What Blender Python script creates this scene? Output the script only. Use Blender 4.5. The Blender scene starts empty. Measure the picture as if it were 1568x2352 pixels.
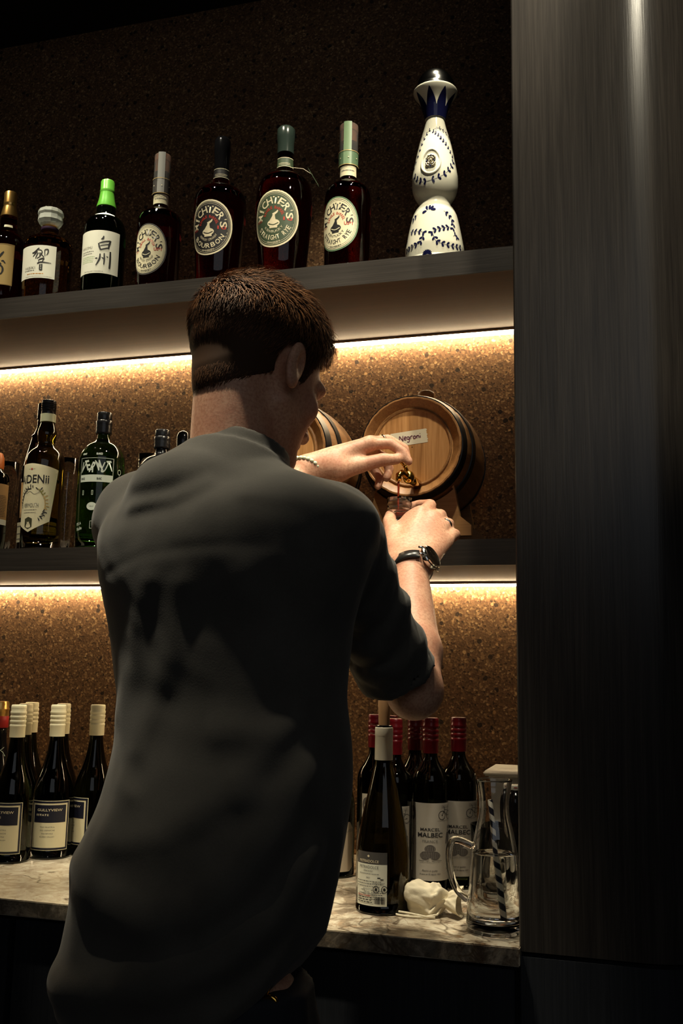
import bpy, bmesh, math, random
import numpy as np
from mathutils import Vector, Matrix
random.seed(7); rng = np.random.default_rng(7)
PI = math.pi
SC = bpy.context.scene
COL = SC.collection

# ------------------------------------------------------------------ camera
F = 2287.0                      # focal length in pixels of a 1568 x 2352 frame (35 mm on a 36 mm side)
EYE = 1.305                     # camera height
_L = np.array([-7684., 224., F]); XR = -_L / np.linalg.norm(_L)
_vy = -(-7684. * 266. + F * F) / 224.
UP = np.array([266., _vy, F]); UP /= np.linalg.norm(UP)
YW = np.cross(UP, XR)
RW = np.array([XR, YW, UP])     # camera (x right, y down, z forward) -> world
def ray(px, py):
    w = RW @ np.array([px - 784., py - 1176., F]); return w / w[1]
def at(px, py, Y):              # the point seen at (px, py) that lies Y metres from the camera towards the wall
    r = ray(px, py) * Y
    return Vector((r[0], r[1], r[2] + EYE))
def zc(P):
    return float(RW.T[2] @ np.array([P[0], P[1], P[2] - EYE]))
def mpp(px, P):                 # metres per pixel across the line of sight
    return zc(P) / F * math.cos(math.atan((px - 784) / F))
cd = bpy.data.cameras.new('camera'); cam = bpy.data.objects.new('camera', cd); COL.objects.link(cam)
cd.sensor_fit = 'VERTICAL'; cd.sensor_height = 36; cd.sensor_width = 24; cd.lens = F / 2352 * 36
cd.clip_start = .05
r_ = RW @ np.array([1., 0, 0]); u_ = -(RW @ np.array([0, 1., 0])); b_ = -(RW @ np.array([0, 0, 1.]))
M = Matrix.Identity(4)
for i in range(3): M[i][0], M[i][1], M[i][2] = r_[i], u_[i], b_[i]
M.translation = (0, 0, EYE); cam.matrix_world = M
SC.camera = cam

# ------------------------------------------------------------------ exposure, world, lamps
SC.view_settings.view_transform = 'Standard'; SC.view_settings.look = 'None'
SC.view_settings.gamma = 1; SC.view_settings.exposure = 0.0; SC.view_settings.use_curve_mapping = False
w = bpy.data.worlds.new('dim_room'); SC.world = w; w.use_nodes = True
w.node_tree.nodes['Background'].inputs[0].default_value = (.9, .8, .7, 1)
w.node_tree.nodes['Background'].inputs[1].default_value = .006
def spot(name, loc, to, watts, ang, blend=.4, size=.025, col=(1, .90, .68)):
    d = bpy.data.lights.new(name, 'SPOT'); d.energy = watts; d.spot_size = math.radians(ang); d.spot_blend = blend
    d.shadow_soft_size = size; d.color = col
    o = bpy.data.objects.new(name, d); COL.objects.link(o); o.location = loc
    o.rotation_euler = (Vector(to) - Vector(loc)).to_track_quat('-Z', 'Y').to_euler(); return o
LAMPS = [  # ceiling spots of the bar: place, aim, watts, beam
    ((-.02, 1.16, 3.55), (-.42, 1.84, 2.22), 150, 34),
    ((-1.05, 1.16, 3.55), (-.95, 1.84, 2.22), 95, 34),
    ((-1.75, 1.16, 3.55), (-1.45, 1.84, 2.22), 110, 34),
    ((-.20, 1.16, 3.55), (-.42, 1.72, 1.58), 50, 26),
    ((-.34, 1.745, 2.96), (-.38, 1.58, .92), 66, 36),
    ((-1.08, 1.745, 2.96), (-1.08, 1.58, .92), 54, 36),
    ((-.84, 1.04, 3.55), (-.60, 1.37, 1.55), 300, 22),
    ((.74, .37, 3.55), (.06, 1.53, 2.42), 150, 32),
]
for i, (lo, to, wt, an) in enumerate(LAMPS):
    spot('ceiling_spot_light', lo, to, wt, an, .75 if i == 6 else .4)
d = bpy.data.lights.new('added_fill_light', 'AREA'); d.shape = 'RECTANGLE'; d.size = 3.0; d.size_y = 1.6; d.energy = 7; d.color = (.92, .96, 1)  # unseen area light added behind the camera to lift the dark surfaces
o = bpy.data.objects.new('added_fill_light', d); COL.objects.link(o); o.location = (.9, -1.7, 2.7); o.rotation_euler = (Vector((-.3, 1.6, 1.0)) - o.location).to_track_quat('-Z', 'Y').to_euler()
SC.cycles.max_bounces = 18; SC.cycles.transmission_bounces = 18; SC.cycles.glossy_bounces = 6

# ------------------------------------------------------------------ materials
MC = {}
def mat(name, col=(.5, .5, .5), rough=.5, metal=0, trans=0, ior=1.45, coat=0, spec=.5, sss=0, emit=None, es=0, sheen=0, alpha=1):
    if name in MC: return MC[name]
    m = bpy.data.materials.new(name); m.use_nodes = True
    b = m.node_tree.nodes['Principled BSDF']; I = b.inputs
    I['Base Color'].default_value = (*col, 1); I['Roughness'].default_value = rough; I['Metallic'].default_value = metal
    I['Transmission Weight'].default_value = trans; I['IOR'].default_value = ior; I['Coat Weight'].default_value = coat
    I['Specular IOR Level'].default_value = spec; I['Sheen Weight'].default_value = sheen; I['Alpha'].default_value = alpha
    if sss:
        I['Subsurface Weight'].default_value = sss; I['Subsurface Radius'].default_value = (1, .35, .2); I['Subsurface Scale'].default_value = .006
    if emit: I['Emission Color'].default_value = (*emit, 1); I['Emission Strength'].default_value = es
    MC[name] = m; return m
class NT:
    def __init__(s, m): s.m = m; s.t = m.node_tree; s.n = s.t.nodes; s.l = s.t.links; s.b = s.n['Principled BSDF']
    def new(s, t, **k):
        n = s.n.new(t)
        for a, v in k.items():
            if a.startswith('i_'): n.inputs[a[2:].replace('_', ' ')].default_value = v
            else: setattr(n, a, v)
        return n
    def link(s, a, b): s.l.new(a, b)
    def coord(s, scale=(1, 1, 1), rot=(0, 0, 0)):
        c = s.new('ShaderNodeTexCoord'); m = s.new('ShaderNodeMapping'); s.link(c.outputs['Object'], m.inputs[0])
        m.inputs['Scale'].default_value = scale; m.inputs['Rotation'].default_value = rot; return m.outputs[0]
    def noise(s, v, scale, detail=4, rough=.6, dist=0):
        n = s.new('ShaderNodeTexNoise'); s.link(v, n.inputs['Vector']); n.inputs['Scale'].default_value = scale
        n.inputs['Detail'].default_value = detail; n.inputs['Roughness'].default_value = rough; n.inputs['Distortion'].default_value = dist; return n
    def voro(s, v, scale, feat='F1', rnd=1):
        n = s.new('ShaderNodeTexVoronoi', feature=feat); s.link(v, n.inputs['Vector']); n.inputs['Scale'].default_value = scale
        n.inputs['Randomness'].default_value = rnd; return n
    def ramp(s, f, stops, interp='LINEAR'):
        n = s.new('ShaderNodeValToRGB'); s.link(f, n.inputs[0]); n.color_ramp.interpolation = interp
        e = n.color_ramp.elements
        while len(e) > 1: e.remove(e[-1])
        e[0].position = stops[0][0]; e[0].color = (*stops[0][1], 1)
        for p, c in stops[1:]:
            q = e.new(p); q.color = (*c, 1)
        return n.outputs[0]
    def mix(s, f, a, b, mode='MIX'):
        n = s.new('ShaderNodeMix', data_type='RGBA', blend_type=mode)
        for k, v in ((0, f), (6, a), (7, b)):
            if isinstance(v, (int, float)): n.inputs[k].default_value = v
            elif isinstance(v, tuple): n.inputs[k].default_value = (*v, 1)
            else: s.link(v, n.inputs[k])
        return n.outputs[2]
    def bump(s, h, strength=.3, dist=.002):
        n = s.new('ShaderNodeBump'); s.link(h, n.inputs['Height']); n.inputs['Strength'].default_value = strength
        n.inputs['Distance'].default_value = dist; s.link(n.outputs[0], s.b.inputs['Normal']); return n
    def color(s, c): s.link(c, s.b.inputs['Base Color'])
def m_cork():
    m = mat('cork_terrazzo', rough=.62, spec=.3); t = NT(m); v = t.coord()
    nz = t.noise(v, 90, 3); vv = t.new('ShaderNodeMix', data_type='VECTOR'); 
    vv.inputs[0].default_value = .004; t.link(v, vv.inputs[4]); t.link(nz.outputs['Color'], vv.inputs[5])
    vo = vv.outputs[1]
    a = t.voro(vo, 260); sa = t.new('ShaderNodeSeparateColor'); t.link(a.outputs['Color'], sa.inputs[0])
    base = t.ramp(sa.outputs[0], [(0, (.030, .018, .012)), (.08, (.085, .046, .024)), (.4, (.125, .068, .034)), (.75, (.165, .092, .045)), (.92, (.26, .155, .075)), (1, (.38, .25, .13))])
    b = t.voro(vo, 85); sb = t.new('ShaderNodeSeparateColor'); t.link(b.outputs['Color'], sb.inputs[0])
    big = t.ramp(sb.outputs[1], [(0, (0, 0, 0)), (.93, (0, 0, 0)), (.935, (1, 1, 1))], 'CONSTANT')
    inn = t.ramp(b.outputs['Distance'], [(0, (1, 1, 1)), (.42, (1, 1, 1)), (.5, (0, 0, 0))])
    k = t.mix(1, big, inn, 'MULTIPLY')
    c1 = t.mix(k, base, t.ramp(sb.outputs[2], [(0, (.34, .18, .075)), (.5, (.52, .34, .17)), (1, (.24, .11, .045))]))
    big2 = t.ramp(sb.outputs[0], [(0, (1, 1, 1)), (.05, (0, 0, 0))], 'CONSTANT')
    k2 = t.mix(1, big2, inn, 'MULTIPLY')
    c2 = t.mix(k2, c1, (.018, .012, .010))
    c2 = t.mix(1, c2, (1.3, 1.25, 1.2), 'MULTIPLY')
    d = t.noise(v, 6, 3); c3 = t.mix(t.ramp(d.outputs[0], [(.3, (0, 0, 0)), (.7, (1, 1, 1))]), c2, t.mix(.35, c2, (.10, .05, .02)))
    t.color(c3); t.bump(a.outputs['Distance'], .25, .001); return m
def m_wood(name, dark, light, axis='Z', rough=.35, scale=1.0, coat=.0, bump=.15):
    m = mat(name, rough=rough, spec=.4, coat=coat); t = NT(m)
    sc = {'Z': (60, 60, 1.5), 'X': (1.5, 60, 60), 'Y': (60, 1.5, 60)}[axis]
    v = t.coord(tuple(q * scale for q in sc)); n = t.noise(v, 1.6, 5, .62, .5)
    v2 = t.coord(tuple(q * scale * 5 for q in sc)); n2 = t.noise(v2, 1.2, 3, .6)
    f = t.mix(.45, n.outputs[0], n2.outputs[0])
    t.color(t.ramp(f, [(.32, dark), (.52, tuple((a + b) / 2 for a, b in zip(dark, light))), (.68, light)]))
    t.bump(f, bump, .0015); return m
def m_oak():
    m = mat('barrel_oak', rough=.42, spec=.4); t = NT(m)
    v = t.coord((26, 3, 1.6), (0, .12, 0)); n = t.noise(v, 1.6, 6, .62, 2.2); v2 = t.coord((150, 3, 6), (0, .12, 0)); n2 = t.noise(v2, 1.5, 4, .6)
    f = t.mix(.35, n.outputs[0], n2.outputs[0])
    t.color(t.ramp(f, [(.32, (.20, .085, .025)), (.46, (.36, .17, .055)), (.6, (.47, .24, .088)), (.7, (.52, .28, .11))])); t.bump(f, .1, .001); return m
def m_marble():
    m = mat('brown_veined_marble', rough=.22, spec=.5); t = NT(m); v = t.coord()
    n1 = t.noise(v, 8, 8, .72, 1.8); blot = t.ramp(n1.outputs[0], [(.47, (0, 0, 0)), (.55, (1, 1, 1))])
    n2 = t.noise(v, 35, 5, .7, .6)
    cream = t.ramp(n2.outputs[0], [(.3, (.36, .28, .19)), (.55, (.60, .53, .40)), (.7, (.72, .66, .52))])
    brown = t.ramp(n2.outputs[0], [(.3, (.045, .028, .018)), (.5, (.13, .08, .045)), (.62, (.32, .17, .07)), (.72, (.42, .36, .27))])
    xyz = t.new('ShaderNodeSeparateXYZ'); t.link(v, xyz.inputs[0])
    mr = t.new('ShaderNodeMapRange'); t.link(xyz.outputs[0], mr.inputs[0]); mr.inputs[1].default_value = -.9; mr.inputs[2].default_value = -.2
    mr.inputs[3].default_value = .10; mr.inputs[4].default_value = 1.0
    c = t.mix(t.mix(1, blot, mr.outputs[0], 'MULTIPLY'), cream, brown)
    nd = t.noise(v, 4, 3, .6); vm = t.new('ShaderNodeMix', data_type='VECTOR'); vm.inputs[0].default_value = .12
    t.link(v, vm.inputs[4]); t.link(nd.outputs['Color'], vm.inputs[5])
    def ridge(sc, wd, st):
        q = t.noise(vm.outputs[1], sc, 4, .55, .4); r1 = t.new('ShaderNodeMath', operation='SUBTRACT'); t.link(q.outputs[0], r1.inputs[0]); r1.inputs[1].default_value = .5
        r2 = t.new('ShaderNodeMath', operation='ABSOLUTE'); t.link(r1.outputs[0], r2.inputs[0]); return t.ramp(r2.outputs[0], [(0, (st,) * 3), (wd * .4, (st * .6,) * 3), (wd, (0, 0, 0))])
    vein = ridge(5, .010, .9); vein2 = ridge(13, .010, .55)
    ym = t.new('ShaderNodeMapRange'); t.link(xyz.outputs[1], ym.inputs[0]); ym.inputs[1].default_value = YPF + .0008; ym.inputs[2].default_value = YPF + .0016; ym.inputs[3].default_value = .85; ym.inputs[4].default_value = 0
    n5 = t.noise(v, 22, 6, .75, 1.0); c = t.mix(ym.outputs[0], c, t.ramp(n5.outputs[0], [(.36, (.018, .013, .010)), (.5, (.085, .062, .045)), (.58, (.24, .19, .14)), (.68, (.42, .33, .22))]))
    c = t.mix(vein, c, (.09, .06, .035)); c = t.mix(vein2, c, (.25, .19, .12))
    t.color(c); return m
def m_skin():
    m = mat('skin', rough=.5, spec=.35, sss=.16); t = NT(m); v = t.coord()
    n = t.noise(v, 22, 4, .6); n2 = t.noise(v, 260, 3, .6)
    c = t.ramp(n.outputs[0], [(.35, (.52, .25, .16)), (.6, (.62, .35, .23))])
    c = t.mix(t.ramp(n2.outputs[0], [(.45, (0, 0, 0)), (.62, (.55, .55, .55))]), c, (.40, .17, .10))
    t.color(c); t.bump(n2.outputs[0], .25, .0006); return m
def m_cloth():
    m = mat('charcoal_linen', rough=.85, spec=.15, sheen=.12); t = NT(m); v = t.coord()
    n = t.noise(t.coord((1, 1, 1)), 420, 2, .6); k = t.noise(v, 14, 4, .6)
    c = t.ramp(k.outputs[0], [(.3, (.058, .054, .047)), (.7, (.074, .069, .060))]); t.color(t.mix(.12, c, n.outputs[0], 'OVERLAY'))
    t.bump(n.outputs[0], .2, .0008); return m
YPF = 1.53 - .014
CORK = m_cork(); PANEL = m_wood('dark_stained_oak', (.020, .0175, .016), (.050, .043, .037), 'Z', .27, bump=.22)
SHELF = m_wood('dark_shelf_laminate', (.020, .017, .0145), (.042, .035, .030), 'X', .42)
SOFFIT = m_wood('brown_underside_wood', (.034, .015, .007), (.058, .026, .012), 'X', .6)
BASE = m_wood('blue_black_cabinet_veneer', (.012, .0135, .017), (.026, .028, .033), 'Z', .45)
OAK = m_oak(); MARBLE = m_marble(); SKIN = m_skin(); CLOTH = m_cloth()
STAVE = m_wood('barrel_stave_oak', (.17, .075, .024), (.33, .16, .055), 'Y', .45)
STAND = m_wood('cradle_oak', (.26, .125, .042), (.42, .22, .085), 'X', .5)
BLACKPAINT = mat('black_void', (.004, .004, .004), .8)
GLASS = mat('clear_glass', (1, 1, 1), .0, trans=1, ior=1.45)
WATER = mat('water', (.97, .99, .98), 0, trans=1, ior=1.33)
INK = mat('black_ink', (.012, .011, .012), .5); NAVY = mat('navy_ink', (.009, .010, .024), .45)
RED = mat('red_ink', (.45, .035, .02), .5); CREAM = mat('cream_paper', (.72, .66, .44), .55); WHITEP = mat('white_paper', (.72, .72, .60), .55)
KRAFT = mat('kraft_paper', (.42, .24, .09), .6); GOLDP = mat('gold_label', (.60, .42, .16), .42, .3); GREENP = mat('deep_green_label', (.045, .07, .035), .5)
GREY = mat('grey_label', (.06, .055, .05), .5); CREAMW = mat('cream_ink', (.70, .62, .42), .5); SILVERINK = mat('pale_ink', (.62, .68, .58), .45)
ORANGEI = mat('orange_ink', (.65, .28, .04), .5); MIDG = mat('grey_ink', (.17, .16, .14), .5); GREENI = mat('green_ink', (.25, .42, .14), .5)
STEEL = mat('polished_steel', (.62, .62, .60), .12, 1); BRASS = mat('polished_brass', (.72, .42, .08), .14, 1)

# ------------------------------------------------------------------ object helpers
def mesh_obj(name, V, Fc, m, parent=None, smooth=True, midx=None, loc=(0, 0, 0)):
    me = bpy.data.meshes.new(name); me.from_pydata([tuple(v) for v in V], [], [tuple(int(i) for i in f) for f in Fc])
    for q in (m if isinstance(m, (list, tuple)) else [m]): me.materials.append(q)
    if midx is not None: me.polygons.foreach_set('material_index', list(midx))
    if smooth: me.polygons.foreach_set('use_smooth', [True] * len(me.polygons))
    me.update(); o = bpy.data.objects.new(name, me); COL.objects.link(o); o.location = loc
    if parent is not None: o.parent = parent
    return o
def tag(o, label=None, cat=None, group=None, kind=None):
    if label: o['label'] = label
    if cat: o['category'] = cat
    if group: o['group'] = group
    if kind: o['kind'] = kind
    return o
def thing(name, label, cat, loc, rotz=0, group=None):
    o = bpy.data.objects.new(name, None); COL.objects.link(o); o.empty_display_size = .05
    o.location = loc; o.rotation_euler = (0, 0, rotz); return tag(o, label, cat, group)
class G:                                            # a bag of geometry that becomes ONE mesh
    def __init__(s): s.V = []; s.F = []; s.M = []
    def add(s, V, Fc, m=0):
        k = len(s.V); s.V += [tuple(v) for v in V]; s.F += [tuple(i + k for i in f) for f in Fc]; s.M += [m] * len(Fc); return s
    def box(s, x0, x1, y0, y1, z0, z1, m=0, bev=0):
        if bev: return s.rbox(x0, x1, y0, y1, z0, z1, bev, m)
        V = [(x, y, z) for x in (x0, x1) for y in (y0, y1) for z in (z0, z1)]
        return s.add(V, [(0, 1, 3, 2), (4, 6, 7, 5), (0, 4, 5, 1), (2, 3, 7, 6), (0, 2, 6, 4), (1, 5, 7, 3)], m)
    def rbox(s, x0, x1, y0, y1, z0, z1, b, m=0):
        bm = bmesh.new(); bmesh.ops.create_cube(bm, size=1)
        for v in bm.verts: v.co = Vector(((x0 + x1) / 2 + v.co.x * (x1 - x0), (y0 + y1) / 2 + v.co.y * (y1 - y0), (z0 + z1) / 2 + v.co.z * (z1 - z0)))
        bmesh.ops.bevel(bm, geom=bm.edges[:] + bm.verts[:], offset=b, segments=2, affect='EDGES')
        bm.verts.index_update(); s.add([v.co.copy() for v in bm.verts], [[v.index for v in f.verts] for f in bm.faces], m); bm.free(); return s
    def lathe(s, prof, n=40, m=0, c=(0, 0, 0), close0=True, close1=True, facet=0):
        V = []; Fc = []; k = len(prof)
        for (r, z) in prof:
            for j in range(n):
                a = 2 * PI * j / n; V.append((c[0] + r * math.cos(a), c[1] + r * math.sin(a), c[2] + z))
        for i in range(k - 1):
            for j in range(n):
                q = (j + 1) % n; Fc.append((i * n + j, i * n + q, (i + 1) * n + q, (i + 1) * n + j))
        if close0: Fc.append(tuple(reversed(range(n))))
        if close1: Fc.append(tuple((k - 1) * n + j for j in range(n)))
        return s.add(V, Fc, m)
    def tube(s, pts, rad, n=10, m=0, caps=True, flat=1.0):
        pts = [Vector(p) for p in pts]; k = len(pts); V = []; Fc = []
        if not isinstance(rad, (list, tuple)): rad = [rad] * k
        up = Vector((0, 0, 1)); last = None
        for i, p in enumerate(pts):
            d = (pts[min(i + 1, k - 1)] - pts[max(i - 1, 0)]).normalized()
            if last is None:
                a = d.cross(up)
                if a.length < .1: a = d.cross(Vector((1, 0, 0)))
            else: a = last - d * last.dot(d)
            a.normalize(); last = a; b = d.cross(a)
            for j in range(n):
                t = 2 * PI * j / n; V.append(p + a * (rad[i] * math.cos(t)) + b * (rad[i] * flat * math.sin(t)))
        for i in range(k - 1):
            for j in range(n):
                q = (j + 1) % n; Fc.append((i * n + j, i * n + q, (i + 1) * n + q, (i + 1) * n + j))
        if caps: Fc.append(tuple(reversed(range(n)))); Fc.append(tuple((k - 1) * n + j for j in range(n)))
        return s.add(V, Fc, m)
    def ball(s, c, r, m=0, n=12, R=None):
        if not isinstance(r, (tuple, list)): r = (r, r, r)
        V = []; Fc = []; h = n // 2
        for i in range(1, h):
            p = PI * i / h
            for j in range(n):
                t = 2 * PI * j / n; q = Vector((r[0] * math.sin(p) * math.cos(t), r[1] * math.sin(p) * math.sin(t), r[2] * math.cos(p)))
                if R is not None: q = R @ q
                V.append(Vector(c) + q)
        for sg in (1, -1):
            q = Vector((0, 0, sg * r[2])); q = R @ q if R is not None else q; V.append(Vector(c) + q)
        for i in range(h - 2):
            for j in range(n):
                q = (j + 1) % n; Fc.append((i * n + j, (i + 1) * n + j, (i + 1) * n + q, i * n + q))
        T = len(V) - 2; B = len(V) - 1
        for j in range(n):
            q = (j + 1) % n; Fc.append((T, j, q)); Fc.append((B, (h - 2) * n + q, (h - 2) * n + j))
        return s.add(V, Fc, m)
    def prism(s, pts, y0, y1, m=0):                  # outline in XZ pushed along Y
        k = len(pts); V = [(x, y0, z) for x, z in pts] + [(x, y1, z) for x, z in pts]
        Fc = [tuple(range(k)), tuple(reversed(range(k, 2 * k)))] + [(i, i + k, (i + 1) % k + k, (i + 1) % k) for i in range(k)]
        return s.add(V, Fc, m)
    def obj(s, name, m, parent=None, smooth=True, loc=(0, 0, 0)):
        return mesh_obj(name, s.V, s.F, m, parent, smooth, s.M, loc)
def autosmooth(o, ang=35):
    me = o.data; bm = bmesh.new(); bm.from_mesh(me)
    for e in bm.edges:
        if len(e.link_faces) == 2 and e.calc_face_angle(0) > math.radians(ang): e.smooth = False
    bm.to_mesh(me); bm.free(); return o
def struct(name, g, m, smooth=False, label=None):
    o = g.obj(name, m, None, smooth); o['kind'] = 'structure'
    if label: o['label'] = label
    return o

# ------------------------------------------------------------------ the setting
YB, YF, YP = 2.14, 1.80, 1.53            # cork wall, shelf fronts, pillar / cabinet fronts
ZC, ZM, ZT, ZN = EYE - .385, EYE + .2447, EYE + .805, EYE + 1.69   # countertop, middle shelf, top shelf, niche ceiling
XL, XE = -3.2, -.1815                    # far left end, pillar edge
struct('trim_2', G().box(.05, 3, YB - .02, YB + .1, 0, 3.6), mat('dark_paint', (.03, .026, .022), .7))
struct('wall_back', G().box(XL, .05, YB, YB + .1, 0, 3.6), CORK)
struct('floor', G().box(-3.4, 3, -2.5, YB + .1, -.1, 0), mat('dark_floor', (.03, .026, .022), .4))
struct('ceiling', G().box(-3.4, 3, -2.5, YP, 3.6, 3.7), mat('black_ceiling', (.010, .009, .009), .8))
struct('trim_1', G().box(XL, XE + .01, YP, YB, ZN, 3.7), mat('black_soffit', (.006, .005, .005), .8))
struct('wall_left', G().box(XL - .1, XL, -2.5, YB, 0, 3.6), mat('dark_paint', (.03, .026, .022), .7))
struct('wall_rear', G().box(-3.4, 3, -2.6, -2.5, 0, 3.6), mat('dark_paint'))
struct('wall_right', G().box(3, 3.1, -2.5, YB, 0, 3.6), mat('dark_paint'))
def pillar_outline(x0, xr, y0, r, yb):
    P = [(x0, yb), (x0, y0 + .002), (x0 + .002, y0), (xr, y0)]
    for k in range(1, 21):
        a = PI / 2 * k / 20; P.append((xr + r * math.sin(a), y0 + r - r * math.cos(a)))
    P.append((xr + r, yb)); return P
def pillar(name, z0, z1, off=0, m=PANEL):
    P = pillar_outline(XE + off, -.010, YP + off, .12 - off, YB + .1); k = len(P)
    V = [(x, y, z0) for x, y in P] + [(x, y, z1) for x, y in P]
    Fc = [tuple(reversed(range(k))), tuple(range(k, 2 * k))] + [(i, (i + 1) % k, (i + 1) % k + k, i + k) for i in range(k)]
    o = G().add(V, Fc).obj(name, m, None, True); autosmooth(o, 30); return o
zg = EYE + YP * (-.2585)
col = thing('pillar', 'tall dark stained oak pillar with rounded right corner beside the shelves', 'pillar', (0, 0, 0))
for nm, z0, z1, of, mm in (('upper_panel', zg + .003, 3.6, 0, PANEL), ('lower_panel', 0, zg - .004, 0, BASE), ('shadow_gap', zg - .004, zg + .003, .012, BLACKPAINT)):
    o = pillar(nm, z0, z1, of, mm); o.parent = col
# shelves
def shelf(z, lab):
    t = thing('wall_shelf', lab, 'shelf', (0, YF, z))
    L = XL; g = G().box(L, XE + .16, 0, .004, -.048, 0); g.box(L, XE + .16, .004, YB - YF, -.020, 0)
    o = g.obj('shelf_board', SHELF, t, False)
    u = G().box(L, XE + .16, .004, YB - YF, -.048, -.0195).obj('underside_panel', SOFFIT, t, False)
    y1 = YB - YF - .004
    G().box(L, XE + .16, y1 - .020, y1 + .003, -.0535, -.048).obj('light_channel', mat('aluminium_channel', (.5, .5, .48), .4, 1), t, False)
    d = G().box(L, XE + .16, y1 - .018, y1 - .001, -.0575, -.0535).obj('led_diffuser', mat('led_diffuser', (1, 1, 1), .5, emit=(1, .78, .47), es=LED), t, False)
    return t
LED = 52.0
shelf(ZT, 'upper dark wall shelf carrying the whisky bottles and a light strip')
shelf(ZM, 'lower dark wall shelf carrying the barrels and vermouth with a light strip')
# counter
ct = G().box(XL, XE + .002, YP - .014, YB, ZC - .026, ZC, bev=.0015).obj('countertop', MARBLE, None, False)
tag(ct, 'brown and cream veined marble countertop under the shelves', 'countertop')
cab = [(-.183, -1.02), (-1.024, -1.86), (-1.864, -2.70)]
for i, (xa, xb) in enumerate(cab):
    t = thing('base_cabinet', ['dark blue-black base cabinet next to the pillar', 'dark blue-black base cabinet left of the bartender', 'dark base cabinet furthest from the pillar'][i], 'cabinet', ((xa + xb) / 2, YP, 0), group='base cabinets')
    h = (xa - xb) / 2
    G().box(-h, h, .022, YB - YP, .0, ZC - .026).obj('carcass', BLACKPAINT, t, False)
    G().box(-h + .002, h - .006, 0, .02, .08, ZC - .034, bev=.001).obj('door', BASE, t, False)

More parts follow.
